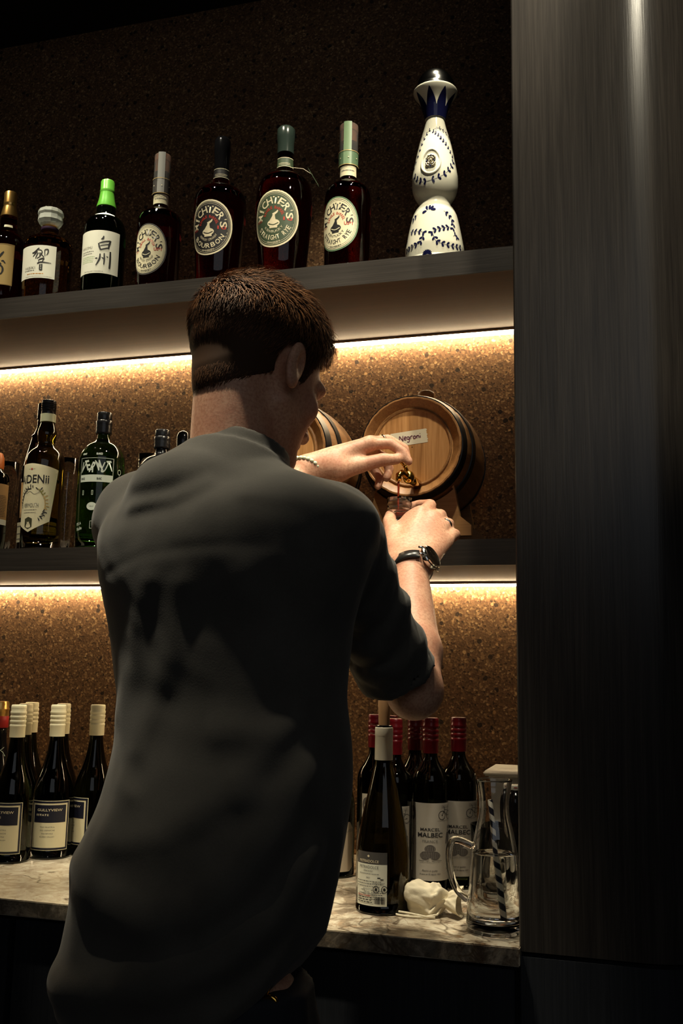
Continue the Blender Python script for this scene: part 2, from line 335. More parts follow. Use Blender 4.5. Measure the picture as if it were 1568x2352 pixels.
# ------------------------------------------------------------------ 2D artwork wrapped on surfaces
TX = {}
def glyphs(s, bold=0.):
    k = (s, bold)
    if k not in TX:
        c = bpy.data.curves.new('t', 'FONT'); c.body = s; c.size = 1; c.resolution_u = 3; c.offset = bold
        o = bpy.data.objects.new('t', c); me = o.to_mesh()
        V = np.array([(v.co.x, v.co.y) for v in me.vertices]) if len(me.vertices) else np.zeros((0, 2))
        Fc = [tuple(p.vertices) for p in me.polygons]; o.to_mesh_clear(); bpy.data.objects.remove(o); bpy.data.curves.remove(c)
        TX[k] = (V, Fc)
    return TX[k]
class Art:
    """ink laid on a label; coordinates are metres across (x) and up (z) on the wrapped surface"""
    def __init__(s, fn): s.fn = fn; s.g = G(); s.mats = []
    def mi(s, m):
        if m not in s.mats: s.mats.append(m)
        return s.mats.index(m)
    def put(s, V2, Fc, m, e): s.g.add([s.fn(x, z, e) for x, z in V2], Fc, s.mi(m))
    def patch(s, x0, x1, lo, hi, m, e=.0004, nx=24, nz=6):
        V = []; Fc = []
        for i in range(nx + 1):
            x = x0 + (x1 - x0) * i / nx; a = lo(x) if callable(lo) else lo; b = hi(x) if callable(hi) else hi
            for j in range(nz + 1): V.append((x, a + (b - a) * j / nz))
        for i in range(nx):
            for j in range(nz): k = i * (nz + 1) + j; Fc.append((k, k + nz + 1, k + nz + 2, k + 1))
        s.put(V, Fc, m, e)
    def oval(s, cx, cz, a, b, m, e=.0004, n=30, rings=5, r0=0):
        V = []; Fc = []
        for i in range(rings + 1):
            q = r0 + (1 - r0) * i / rings
            for j in range(n): t = 2 * PI * j / n; V.append((cx + a * q * math.cos(t), cz + b * q * math.sin(t)))
        for i in range(rings):
            for j in range(n): k = (j + 1) % n; Fc.append((i * n + j, (i + 1) * n + j, (i + 1) * n + k, i * n + k))
        s.put(V, Fc, m, e)
    def frame(s, x0, x1, z0, z1, w, m, e=.0007):
        for a in ((x0, x1, z0, z0 + w), (x0, x1, z1 - w, z1), (x0, x0 + w, z0, z1), (x1 - w, x1, z0, z1)): s.patch(*a, m, e, 14 if a[1] - a[0] > .01 else 1, 4)
    def text(s, t, cx, cz, w_, h, m, bold=0., e=.0008, shear=0, rot=0, align='c'):
        V, Fc = glyphs(t, bold)
        if not len(V): return
        lo, hi = V.min(0), V.max(0); capH = .73
        sx = w_ / (hi[0] - lo[0]); sz = h / capH
        X = (V[:, 0] - (lo[0] + hi[0]) / 2) * sx; Z = V[:, 1] * sz - h / 2
        X = X + shear * Z; c, q = math.cos(rot), math.sin(rot)
        s.put(list(zip(cx + X * c - Z * q, cz + X * q + Z * c)), Fc, m, e)
    def arc(s, t, cx, cz, rx, rz, a0, a1, h, m, bold=0., e=.0008, wf=.8, flip=False):
        n = len(t)
        for i, ch in enumerate(t):
            if ch == ' ': continue
            a = math.radians(a0 + (a1 - a0) * (i + .5) / n); V, Fc = glyphs(ch, bold)
            if not len(V): continue
            lo, hi = V.min(0), V.max(0); wd = (hi[0] - lo[0])
            arcw = abs(math.radians(a1 - a0)) * (rx + rz) / 2 / n * wf; sx = min(arcw / max(wd, .25), h / .5)
            X = (V[:, 0] - (lo[0] + hi[0]) / 2) * sx; Z = (V[:, 1] / .73 - .5) * h
            tx, tz = -rx * math.sin(a), rz * math.cos(a); l = math.hypot(tx, tz); tx /= l; tz /= l
            if not flip: tx, tz = -tx, -tz          # reading clockwise
            nx_, nz_ = -tz, tx
            px_, pz_ = cx + rx * math.cos(a), cz + rz * math.sin(a)
            s.put([(px_ + x * tx + z * nx_, pz_ + x * tz + z * nz_) for x, z in zip(X, Z)], Fc, m, e)
    def stroke(s, pts, wd, m, e=.0008, sub=5):
        P = [np.array(p, float) for p in pts]; W = wd if isinstance(wd, (list, tuple)) else [wd] * len(P)
        Q = []; R = []
        for i in range(len(P) - 1):
            p0 = P[max(i - 1, 0)]; p1 = P[i]; p2 = P[i + 1]; p3 = P[min(i + 2, len(P) - 1)]
            for j in range(sub):
                t = j / sub; Q.append(.5 * ((2 * p1) + (-p0 + p2) * t + (2 * p0 - 5 * p1 + 4 * p2 - p3) * t * t + (-p0 + 3 * p1 - 3 * p2 + p3) * t ** 3)); R.append(W[i] + (W[i + 1] - W[i]) * t)
        Q.append(P[-1]); R.append(W[-1]); V = []; Fc = []
        for i in range(len(Q)):
            d = Q[min(i + 1, len(Q) - 1)] - Q[max(i - 1, 0)]; d = d / (np.linalg.norm(d) + 1e-9); nn = np.array([-d[1], d[0]]) * R[i] / 2
            V += [tuple(Q[i] + nn), tuple(Q[i] - nn)]
        for i in range(len(Q) - 1): Fc.append((2 * i, 2 * i + 1, 2 * i + 3, 2 * i + 2))
        s.put(V, Fc, m, e)
    def leaf(s, x, z, L, W, rot, m, e=.0006):
        n = 12; V = []
        for j in range(n):
            t = 2 * PI * j / n; u = L / 2 * math.cos(t); v = W / 2 * math.sin(t) * (1 + .35 * math.cos(t))
            V.append((x + (u + L / 2) * math.cos(rot) - v * math.sin(rot), z + (u + L / 2) * math.sin(rot) + v * math.cos(rot)))
        s.put(V, [tuple(range(n))], m, e)
    def lines(s, x0, x1, zs, h, m, e=.0008, jit=.15):
        rr = random.Random(int(abs(x0) * 1e5) + len(zs))
        for z in zs:
            x = x0; end = x1 - (x1 - x0) * jit * rr.random()
            while x < end:
                wl = h * (1.2 + 2.4 * rr.random()); xe = min(x + wl, end); s.patch(x, xe, z, z + h * .8, m, e, 1, 1); x = xe + h * .8
    def obj(s, name, parent): return s.g.obj(name, s.mats, parent, True)

class Bottle:
    def __init__(s, name, label, cat, base, top, Y, zs, group=None, turn=0.):
        s.base, s.top, s.Y, s.zs = base, top, Y, zs
        X = ray(*base)[0] * Y; s.X = X; s.loc = Vector((X, Y, zs)); s.rot = math.atan2(-X, Y) + turn
        s.t = thing(name, label, cat, s.loc, s.rot, group); s.prof = None
    def ax(s, py):
        (xb, yb), (xt, yt) = s.base, s.top; return xb + (xt - xb) * (yb - py) / (yb - yt)
    def z(s, py): return float(ray(s.ax(py), py)[2] * s.Y + EYE - s.zs)
    def r(s, py, rp): P = at(s.ax(py), py, s.Y); return rp * mpp(s.ax(py), P)
    def P(s, pts): return [(s.r(y, r), max(0., s.z(y))) for y, r in pts]
    def rad(s, z):
        zs_, rs = s._zr; return float(np.interp(z, zs_, rs))
    def setprof(s, prof): p = sorted((z, r) for r, z in prof); s._zr = ([a for a, b in p], [b for a, b in p])
    def fn(s):
        def f(x, z, e):
            r0 = s.rad(z); a = x / s.R; return ((r0 + e) * math.sin(a), -(r0 + e) * math.cos(a), z)
        return f
    def surf(s, px, py):                             # where the line of sight through (px, py) meets the round side
        d = np.array(ray(px, py)); z = s.z(py); r = s.rad(z)
        for _ in range(8):
            dx, dy = d[0], d[1]; A = dx * dx + dy * dy; B = -2 * (dx * s.X + dy * s.Y); C = s.X ** 2 + s.Y ** 2 - r * r
            D = B * B - 4 * A * C
            t = (-B - math.sqrt(D)) / (2 * A) if D > 0 else -B / (2 * A)
            z = d[2] * t + EYE - s.zs; r = s.rad(z)
        wx, wy = dx * t - s.X, dy * t - s.Y; c, q = math.cos(-s.rot), math.sin(-s.rot)
        lx, ly = wx * c - wy * q, wx * q + wy * c
        return (math.atan2(lx, -ly) * s.R, z)
    def glass(s, pts, m, n=48, name='glass_body', round_base=True):
        pr = sorted(s.P(pts), key=lambda p: p[1])
        if pr[0][1] > .004: pr.insert(0, (pr[0][0], 0.))
        else: pr[0] = (pr[0][0], 0.)
        s.setprof(pr); s.R = max(r for r, z in pr)
        r0 = pr[0][0]
        q = [(r0 * .9, 0.), (r0 * .975, .0012), (r0, .005)] + smooth_prof([(r0, .005)] + [p for p in pr if p[1] > .012])
        return G().lathe(q, n).obj(name, m, s.t)
    def part(s, name, pts, m, n=40, hollow=False):
        pr = sorted(s.P(pts), key=lambda p: p[1]); o = G().lathe(pr, n).obj(name, m, s.t); autosmooth(o, 50); return o
def smooth_prof(p, sub=4):
    out = []
    for i in range(len(p) - 1):
        p0 = np.array(p[max(i - 1, 0)]); p1 = np.array(p[i]); p2 = np.array(p[i + 1]); p3 = np.array(p[min(i + 2, len(p) - 1)])
        m1 = (p2 - p0) / 2; m2 = (p3 - p1) / 2; L = np.linalg.norm(p2 - p1)
        for mm in (m1, m2):
            l = np.linalg.norm(mm)
            if l > L: mm *= L / l
        for j in range(sub):
            t = j / sub; h = (2 * t ** 3 - 3 * t * t + 1) * p1 + (t ** 3 - 2 * t * t + t) * m1 + (-2 * t ** 3 + 3 * t * t) * p2 + (t ** 3 - t * t) * m2
            out.append((max(float(h[0]), 1e-4), float(h[1])))
    out.append((float(p[-1][0]), float(p[-1][1]))); return out

def gl(name, c, rough=.02): return mat(name, c, rough, trans=1, ior=1.45)
DARKRED = gl('dark_red_whisky_glass', (.30, .020, .014)); AMBER = gl('amber_whisky_glass', (.80, .34, .06)); DKOL = gl('dark_brown_olive_glass', (.014, .010, .002)); GREENG = gl('dark_green_glass', (.018, .075, .012))
OLIVE = gl('olive_glass', (.075, .055, .006)); BLKG = gl('black_green_glass', (.012, .017, .007)); EMER = gl('emerald_glass', (.05, .22, .015)); PLUM = gl('plum_black_glass', (.03, .008, .006))
BLACKG = mat('black_gloss', (.006, .006, .007), .12); CAPB = mat('black_cap', (.008, .008, .009), .25)

#== top shelf ==#
def gold_whisky():
    b = Bottle('whisky_bottle', 'gold-capped dark whisky bottle with gold label, cut by the left edge', 'bottle', (7, 690), (15, 445), YF + .052, ZT, 'whisky bottles on the top shelf')
    b.glass([(690, 42), (575, 43), (562, 41), (548, 34), (536, 24), (524, 19.5), (503, 19)], DARKRED)
    b.part('cap', [(502, 20.5), (500, 20.5), (480, 16), (475, 14.5), (473, 16), (470, 15.2), (448, 15.2), (445, 13.5)], mat('gold_cap', (.75, .45, .14), .28, .9))
    a = Art(b.fn()); x1, zt = b.surf(34, 564); _, zb = b.surf(27.5, 658)
    a.patch(-x1 * 1.6, x1, zb, zt, GOLDP); a.frame(-x1 * 1.6, x1, zb, zt, .0018, mat('tan_ink', (.38, .24, .08), .5))
    u = b.r(600, 1)
    def S(p, w_): a.stroke([b.surf(x, y) for x, y in p], [q * u for q in w_], INK)
    S([(-14, 596), (-2, 590), (4, 583), (9, 578)], [2, 4, 5, 2.5]); S([(-9, 575), (-7, 590), (-10, 606)], [2, 4, 2])
    S([(3, 600), (7, 599), (12, 605)], [1.5, 4, 2]); S([(-12, 611), (-4, 604), (2, 606), (-2, 612)], [2, 3.5, 3, 1])
    S([(-10, 622), (-2, 610), (4, 612), (6, 619), (3, 627), (-4, 632)], [2, 3, 4, 4.5, 3, 1]); S([(-14, 640), (-10, 618)], [2, 3])
    a.obj('label', b.t)
    a = Art(b.fn()); z0 = b.z(531); z1 = b.z(525); a.patch(-.02, .018, z0, z1, CREAM, .0004, 14, 2); a.obj('neck_label', b.t)
gold_whisky()
def decanter():
    b = Bottle('whisky_bottle', 'squat amber decanter bottle with clear glass stopper and cream label', 'bottle', (104, 683), (120, 484), YF + .064, ZT, 'whisky bottles on the top shelf')
    pr = sorted(b.P([(683, 56), (578, 57.5), (566, 56.5), (557, 50), (549, 36), (543, 20), (538, 17.5), (519, 17)]), key=lambda p: p[1]); pr[0] = (pr[0][0], 0.)
    b.setprof(pr); b.R = pr[0][0]
    q = [(pr[0][0] * .93, 0), (pr[0][0], .004)] + pr[1:]
    g = G().lathe(q, 24); o = g.obj('glass_body', AMBER, b.t, False)
    for p in o.data.polygons: p.use_smooth = False
    g = G().lathe(sorted(b.P([(523, 20), (518, 25), (510, 29.5), (499, 28), (494, 30.5), (487, 29), (484, 25)]), key=lambda p: p[1]), 12)
    g.obj('glass_stopper', mat('frosted_clear_glass', (.80, .84, .76), .22, trans=.55), b.t, False)
    b.part('neck_ring', [(533, 19.5), (532, 20.5), (527, 20.5), (526, 19)], mat('purple_cord', (.035, .012, .04), .5))
    a = Art(b.fn()); xl, _ = b.surf(50, 600); xr, zt = b.surf(130, 568); _, zb = b.surf(125.6, 643)
    xl = -b.R * 1.35
    a.patch(xl, xr, zb, zt, WHITEP, .0008)
    u = b.r(600, 1); T = lambda x, y: (b.surf(50 + x * 1.0, y))
    def S(p, w_): a.stroke([b.surf(x / 7.84, 430 + y / 7.84) for x, y in p], [q * u / 7.84 for q in w_], INK, .0012)
    for p, w_ in [([(590, 1195), (640, 1165), (690, 1110), (715, 1098)], [22, 34, 22, 12]), ([(600, 1255), (640, 1200), (680, 1160)], [10, 24, 14]), ([(640, 1290), (665, 1230), (690, 1180)], [8, 22, 14]),
                  ([(690, 1130), (740, 1135), (760, 1180), (720, 1250)], [14, 16, 20, 12]), ([(700, 1190), (750, 1190)], [14, 16]), ([(705, 1225), (745, 1215), (790, 1260)], [14, 16, 20]), ([(665, 1285), (720, 1250)], [10, 20]),
                  ([(808, 1130), (805, 1185), (812, 1245)], [16, 14, 8]), ([(808, 1128), (865, 1125), (862, 1190), (835, 1225)], [16, 22, 18, 8]),
                  ([(690, 1320), (740, 1290), (800, 1280)], [18, 26, 20]), ([(670, 1375), (730, 1350), (800, 1355), (920, 1375)], [22, 26, 20, 8]), ([(795, 1290), (765, 1330), (770, 1360)], [16, 16, 10]), ([(700, 1340), (690, 1370)], [18, 12]),
                  ([(715, 1390), (715, 1490)], [22, 24]), ([(755, 1385), (748, 1495)], [20, 24]), ([(715, 1400), (755, 1395)], [12, 12]), ([(715, 1445), (750, 1440)], [10, 10]), ([(710, 1492), (755, 1490)], [20, 18])]: S(p, w_)
    c = b.surf(69, 616); a.text('HIBIKI', c[0], c[1], .026, .0065, MIDG, -.01, .0012)
    c2 = b.surf(67, 623); a.lines(xl * .75, c2[0] + .014, [c2[1]], .0016, MIDG, .0012)
    c3 = b.surf(80, 629); a.lines(c3[0] - .02, c3[0] + .022, [c3[1]], .0018, ORANGEI, .0012); a.lines(xl * .7, xr * .8, [c3[1] - .006], .0010, MIDG, .0012)
    a.obj('label', b.t)
decanter()
def green_whisky():
    b = Bottle('whisky_bottle', 'dark green whisky bottle with bright green cap and white label', 'bottle', (233, 668), (243, 418), YF + .058, ZT, 'whisky bottles on the top shelf')
    b.glass([(668, 49), (545, 49), (530, 48), (517, 44), (508, 37), (501, 27), (495, 23), (480, 22)], GREENG)
    gc = mat('green_cap', (.10, .36, .035), .3, .15)
    b.part('cap', [(479.5, 23), (478, 23), (462, 18.5), (447, 16.5), (444, 16), (441, 17), (439, 16), (421, 16), (418, 14.5)], gc)
    a = Art(b.fn()); xr, zt = b.surf(275, 539); _, zb = b.surf(270, 637); xl = -b.R * 1.45
    a.patch(xl, xr, zb, zt, WHITEP, .0005); u = b.r(600, 1)
    def S(p, w_): a.stroke([b.surf(x / 3.733, 400 + y / 3.733) for x, y in p], [q * u / 3.733 for q in w_], INK, .001)
    for p, w_ in [([(890, 530), (885, 548), (868, 560)], [8, 16, 8]), ([(845, 592), (852, 620), (862, 650)], [9, 14, 11]), ([(850, 592), (900, 580), (945, 578)], [10, 14, 15]), ([(948, 575), (935, 610), (928, 640)], [15, 15, 11]), ([(860, 615), (930, 606)], [8, 9]), ([(862, 648), (930, 636)], [11, 13]),
                  ([(815, 722), (835, 720)], [6, 14]), ([(858, 682), (852, 725), (820, 782)], [10, 15, 6]), ([(870, 712), (885, 724)], [5, 12]), ([(893, 678), (893, 730), (888, 775)], [9, 14, 8]), ([(912, 706), (925, 716)], [5, 11]), ([(945, 668), (942, 740), (935, 812)], [13, 17, 15])]: S(p, w_)
    c = b.surf(203, 570); a.text('HAKUSHU', c[0] - .004, c[1], .030, .0065, MIDG, -.005, .001)
    c = b.surf(205, 581); a.lines(c[0] - .02, c[0] + .012, [c[1] + .002, c[1] - .003], .0016, MIDG, .001); a.lines(c[0] - .02, c[0] + .014, [c[1] - .010, c[1] - .014, c[1] - .018, c[1] - .022], .0011, GREENI, .001)
    c = b.surf(213, 623); a.text("DISTILLER'S RESERVE", c[0], c[1], .045, .0028, MIDG, 0, .001)
    a.obj('label', b.t)
    a = Art(b.fn()); z0 = b.z(508.5); a.patch(-.032, .026, lambda x: z0, lambda x: z0 + .008 * (1 - (x / .036) ** 2), WHITEP, .0005, 16, 4); a.obj('shoulder_label', b.t)
green_whisky()
def michter(name_lab, base, top, dy, pts, neck, capk, oval, cols, words, hang=False):
    b = Bottle('whiskey_bottle', name_lab, 'bottle', base, top, YF + dy, ZT, 'whiskey bottles with oval labels')
    b.glass(pts, DARKRED); bg, rim, ink, ink2 = cols
    if capk[0] == 'wax':
        _, m, y0, y1, r = capk
        b.part('wax_seal', [(y0, r - 1.5), (y0 - (y0 - y1) * .35, r - 1.8), (y0 - (y0 - y1) * .55, r - .2), (y0 - (y0 - y1) * .86, r), (y1 + 4, r * .8), (y1 + 1, r * .45), (y1, .5)], m)
    else:
        _, colm, ytop, ycap, yc0, yc1, r, strip = capk
        b.part('cork_stopper', [(ytop, r * .93), (ytop + 3, r), (ytop + 14, r), (ytop + 15, r * .8), (ycap, r * .8)], mat('cork_wood', (.32, .10, .035), .5))
        g = G().lathe(sorted(b.P([(ytop - 1, r * .95), (ytop + 1, r * 1.06), (yc0, r * 1.06)]), key=lambda p: p[1]), 40, close0=False)
        g.obj('clear_seal', mat('clear_film', (.85, .85, .8), .15, trans=.95, ior=1.1), b.t)
        b.part('collar', [(yc0, r * 1.1), (yc1, r * 1.13)], colm)
        b2 = Art(lambda x, z, e: (((b.r(yc0, r * 1.12)) + e) * math.sin(x / b.r(yc0, r)), -((b.r(yc0, r * 1.12)) + e) * math.cos(x / b.r(yc0, r)), z))
        w_ = b.r(yc0, r) * .42; b2.patch(-w_ * 1.3, w_ * .7, b.z(yc0), b.z(ytop - 1), strip, .0003, 4, 4)
        for q in (-1, 0, 1): b2.oval(q * .016, (b.z(yc0) + b.z(yc1)) / 2, .0012, .0012, CREAMW, .0014, 8, 1)
        b2.patch(-.028, .028, b.z(yc1) , b.z(yc1) + .0012, GOLDP, .0012, 16, 1); b2.patch(-.028, .028, b.z(yc0) - .0015, b.z(yc0) - .0003, GOLDP, .0012, 16, 1)
        b2.obj('tax_strip', b.t)
    y0, y1, m = neck
    a = Art(b.fn()); k = b.r(y0, 20) * 1.0 / b.rad(b.z(y0)) ; zz0, zz1 = b.z(y0), b.z(y1)
    sc = b.R / b.rad(zz0) * .021
    a.patch(-sc, sc, zz0, zz1, m, .0008, 16, 2)
    if m == INK or m == GREENP:
        a.patch(-sc, sc, zz0, zz0 + .0012, CREAMW, .0011, 16, 1); a.patch(-sc, sc, zz1 - .0012, zz1, CREAMW, .0011, 16, 1); a.lines(-sc * .7, sc * .7, [zz0 + .004, zz0 + .007], .0014, CREAMW, .0012)
    else: a.lines(-sc * .7, sc * .7, [(zz0 + zz1) / 2 - .001], .003, MIDG, .0012)
    a.obj('neck_label', b.t)
    (cx, cy, hw, hh) = oval; c = b.surf(cx, cy); xl = b.surf(cx - hw * .97, cy)[0]; xr = b.surf(cx + hw, cy)[0]; zt = b.surf(cx, cy - hh)[1]; zb = b.surf(cx, cy + hh)[1]
    A_, B_ = min((xr - xl) / 2, (zt - zb) / 2 * .92), (zt - zb) / 2; cz = (zt + zb) / 2; x0 = xr - A_
    a = Art(b.fn()); a.oval(x0, cz, A_, B_, rim, .0004, 40); a.oval(x0, cz, A_ * .93, B_ * .94, bg, .0006, 40)
    a.oval(x0, cz, A_ * .90, B_ * .91, ink, .0008, 40, 1, .985)
    a.oval(x0, cz, A_ * .84, B_ * .85, ink, .0008, 40, 1, .99)
    a.arc("MICHTER", x0, cz + B_ * .02, A_ * .63, B_ * .62, 184, 26, B_ * .26, ink, .016, wf=.92); a.arc("'", x0, cz + B_ * .02, A_ * .66, B_ * .68, 26, 15, B_ * .22, ink, .016, wf=.5); a.arc("S", x0, cz + B_ * .02, A_ * .63, B_ * .62, 17, -5, B_ * .26, ink, .016, wf=.92)
    a.arc(words[0], x0, cz + B_ * .0, A_ * .40, B_ * .38, 165, 15, B_ * .10, ink2, .01, wf=.85)
    a.text(words[1], x0 + A_ * .56, cz - B_ * .02, A_ * .36, B_ * .12, ink2, .02); a.text('1753', x0 - A_ * .66, cz - B_ * .02, A_ * .26, B_ * .08, ink2, 0)
    # the copper pot still
    a.oval(x0, cz - B_ * .17, A_ * .25, B_ * .13, ink, .0009, 20, 2); a.patch(x0 - A_ * .16, x0 + A_ * .16, cz - B_ * .34, cz - B_ * .26, ink, .0009, 4, 1)
    a.stroke([(x0 - A_ * .02, cz - B_ * .08), (x0 + A_ * .01, cz + B_ * .06), (x0 + A_ * .02, cz + B_ * .15)], [A_ * .26, A_ * .11, A_ * .07], ink, .0009)
    a.stroke([(x0 - A_ * .02, cz + B_ * .12), (x0 + A_ * .13, cz + B_ * .20), (x0 + A_ * .17, cz + B_ * .27)], [A_ * .10, A_ * .07, A_ * .03], ink, .0009)
    a.stroke([(x0 - A_ * .2, cz - B_ * .17), (x0, cz - B_ * .23), (x0 + A_ * .2, cz - B_ * .17)], A_ * .03, bg, .0011)
    a.arc(words[2], x0, cz, A_ * .43, B_ * .46, 215, 325, B_ * .085, ink, .0, wf=.85, flip=True)
    a.arc(words[3], x0, cz, A_ * .66, B_ * .66, 203, 337, B_ * .17, ink, .01, wf=.85, flip=True)
    a.arc('WHISKEY', x0, cz, A_ * .83, B_ * .835, 250, 290, B_ * .075, ink, .0, wf=.8, flip=True)
    a.obj('label', b.t)
    if hang:
        g = G(); p0 = Vector((b.rad(zz0) * .6, -b.rad(zz0) * .8, zz0)); p1 = Vector((b.R * .95, -b.R * .62, zz0 - .026))
        g.tube([p0, (p0 + p1) / 2 + Vector((.004, -.006, .002)), p1], .0006, 6, 1)
        d = Vector((.012, .010, -.014)); n_ = Vector((.002, -.003, 0)); e_ = Vector((.003, -.004, -.0))
        g.add([p1 - d * .9, p1 - d * .9 + Vector((.004, -.002, -.010)), p1 + d + Vector((.004, -.002, -.010)), p1 + d], [(0, 1, 2, 3)], 0)
        g.obj('hang_tag', [GREENP, CREAMW], b.t)
    return b
CO1 = (CREAM, GREY, INK, RED); CO2 = (INK, CREAMW, CREAMW, RED); CO3 = (GREENP, CREAMW, CREAMW, RED); CO4 = (CREAM, mat('sage_label', (.10, .17, .09), .5), INK, RED)
michter('whiskey bottle with cream oval bourbon label and dark grey neck collar', (360, 648), (368.6, 359), .060, [(648, 49), (530, 51), (512, 50.5), (500, 46), (492, 36), (485, 22), (476, 17), (400, 16)],
        (475, 453, CREAM), ('cork', GREY, 360, 400, 451, 419, 18, mat('grey_strip', (.30, .30, .28), .4)), (344.6, 571, 38.6, 59), CO1, ('SMALL BATCH', 'US*1', 'KENTUCKY STRAIGHT', 'BOURBON'))
michter('broad whiskey bottle with black wax seal and black oval bourbon label', (499, 637), (503.6, 317.5), .068, [(637, 51), (560, 56), (500, 60), (475, 60), (458, 58), (444, 48), (436, 34), (430, 21), (417, 18.5), (390, 17)],
        (417, 396, INK), ('wax', BLACKG, 398, 317, 19), (487.5, 521, 46, 64), CO2, ('SINGLE BARREL', '10', 'KENTUCKY STRAIGHT', 'BOURBON'))
michter('tallest whiskey bottle with dark green wax seal and green oval rye label', (648, 616), (652.5, 292.5), .072, [(616, 56), (540, 62), (480, 65), (450, 64), (435, 61), (420, 53), (410, 38), (404, 24), (398, 19.5), (360, 18)],
        (392, 371, GREENP), ('wax', mat('green_wax', (.022, .034, .028), .2), 356, 292, 20.5), (636.8, 501, 49, 66), CO3, ('SINGLE BARREL', '10', 'KENTUCKY', 'STRAIGHT RYE'), True)
michter('slim whiskey bottle with cream oval rye label and green neck collar', (795.7, 603), (799, 290.7), .060, [(603, 52), (480, 53.5), (458, 53), (442, 49), (431, 39), (424, 25), (414, 19), (330, 17)],
        (412, 389, CREAM), ('cork', mat('sage_label'), 291, 335, 387, 357, 20, mat('green_strip', (.20, .30, .17), .4)), (783, 512, 40, 62.5), CO4, ('SINGLE BARREL', 'US*1', 'KENTUCKY', 'STRAIGHT RYE'))
def ceramic():
    b = Bottle('ceramic_decanter', 'tall white ceramic decanter painted with dark blue leaf garlands, beside the pillar', 'bottle', (998, 582), (1004, 159), YF + .072, ZT)
    CER = mat('white_glazed_ceramic', (.68, .66, .53), .08, coat=.3); BLUE = mat('cobalt_glaze', (.007, .008, .040), .10)
    P = [(582, 68), (574, 67), (547, 62), (515, 55), (500, 51), (488, 45), (480, 39), (474, 36.5), (466, 39), (455, 46), (443, 51), (430, 53), (411, 52.6), (380, 47), (338, 38), (300, 26.5), (285, 22.5), (276, 20.5)]
    o = b.glass(P, CER, 64); o.name = 'ceramic_body'
    pf = sorted(b.P([(277, 23.5), (274, 24), (262, 27), (250, 31), (240, 35.5), (230, 42), (222, 47.5), (216, 50.5), (213, 50.5)]), key=lambda p: p[1])
    o = G().lathe(smooth_prof(pf), 48).obj('crown_stopper', CER, b.t)
    z0 = b.z(213); R0 = b.r(213, 47); H = b.r(213, 52)
    G().lathe([(R0 * 1.04, z0), (R0 * 1.04, z0 + .003)] + [(R0 * math.cos(t), z0 + .003 + H * math.sin(t)) for t in [PI / 2 * k / 12 for k in range(12)]] + [(.0005, z0 + .003 + H)], 48).obj('metal_dome', STEEL, b.t)
    # crown points
    sv = b._zr; b.setprof(pf); R_ = b.R; b.R = .03
    a = Art(b.fn()); zlo, zmid = pf[0][1], b.z(250); ztop = b.z(217)
    a.patch(-PI * .03 * .999, PI * .03 * .999, zlo, zmid - .004, BLUE, .0005, 48, 8)
    for k in range(8):
        c = 2 * PI * .03 * (k + .62) / 8; hw_ = PI * .03 / 8 * .98
        a.patch(c - hw_, c + hw_, zmid - .005, lambda x: zmid - .004 + (ztop - zmid) * max(0., 1 - abs((x - c) / hw_)) ** .8, BLUE, .0005, 14, 8)
    a.obj('blue_crown_points', b.t); b._zr = sv; b.R = R_
    a = Art(b.fn()); u = b.r(450, 1)
    PX = lambda x, y: b.surf(880 + x / 4.8, 130 + y / 4.8)
    def vine(pts, n, L=34, W=17, m=BLUE):
        Q = [np.array(PX(*p)) for p in pts]; D = np.cumsum([0] + [np.linalg.norm(Q[i + 1] - Q[i]) for i in range(len(Q) - 1)])
        a.stroke(Q, .0007, BLUE, .0006, 4)
        for k in range(n):
            t = D[-1] * (k + .5) / n; x = np.interp(t, D, [q[0] for q in Q]); z = np.interp(t, D, [q[1] for q in Q])
            t2 = min(t + .002, D[-1]); t1 = t2 - .004; dx = np.interp(t2, D, [q[0] for q in Q]) - np.interp(t1, D, [q[0] for q in Q]); dz = np.interp(t2, D, [q[1] for q in Q]) - np.interp(t1, D, [q[1] for q in Q])
            r0 = math.atan2(dz, dx)
            for sg in (1, -1): a.leaf(x, z, L * u / 4.8 * 1.15, W * u / 4.8 * 1.1, r0 + sg * .75, m)
    vine([(500, 1370), (590, 1340), (680, 1290), (745, 1220), (770, 1150)], 6, 44, 24); vine([(500, 1370), (440, 1380), (385, 1365), (345, 1320)], 4, 44, 24)
    vine([(775, 1140), (740, 1060), (700, 980), (650, 915), (600, 860), (545, 820)], 9, 36, 18); vine([(330, 1290), (380, 1110), (430, 960), (470, 870), (520, 800)], 8, 36, 16)
    vine([(560, 800), (620, 790), (700, 860), (760, 1020), (800, 1180), (825, 1350)], 11, 34, 15)
    for k, (x, y, r0) in enumerate([(505, 1690, 1.45), (515, 1685, .75), (525, 1690, .15), (490, 1690, 2.1), (480, 1700, 3.35)]): c = PX(x, y); a.leaf(c[0], c[1], .0125, .006, r0, BLUE)
    vine([(665, 1700), (720, 1750), (770, 1830), (760, 1910)], 5, 40, 20); vine([(740, 1880), (650, 1890), (570, 1910), (520, 1950)], 5, 42, 20)
    vine([(550, 1960), (580, 2030), (680, 2070), (780, 2095), (850, 2110)], 7, 40, 20); vine([(380, 1740), (350, 1780), (330, 1810)], 2, 42, 20)
    vine([(300, 1940), (360, 1930), (430, 1930), (460, 1950)], 4, 40, 20); vine([(450, 1960), (410, 2040), (340, 2090), (260, 2150)], 6, 42, 20)
    vine([(770, 1980), (800, 1960), (820, 2020)], 2, 36, 18); vine([(270, 2010), (265, 2050)], 2, 26, 14)
    c = PX(483, 2165)
    for k in range(9): a.leaf(c[0], c[1] - .002, .010, .003, PI * k / 8, BLUE)
    # raised oval medallion
    c = PX(522, 1150); e = PX(522, 1010); f_ = PX(640, 1150); rb = abs(e[1] - c[1]) * .98; ra = abs(f_[0] - c[0]) * .95
    a.obj('painted_garlands', b.t)
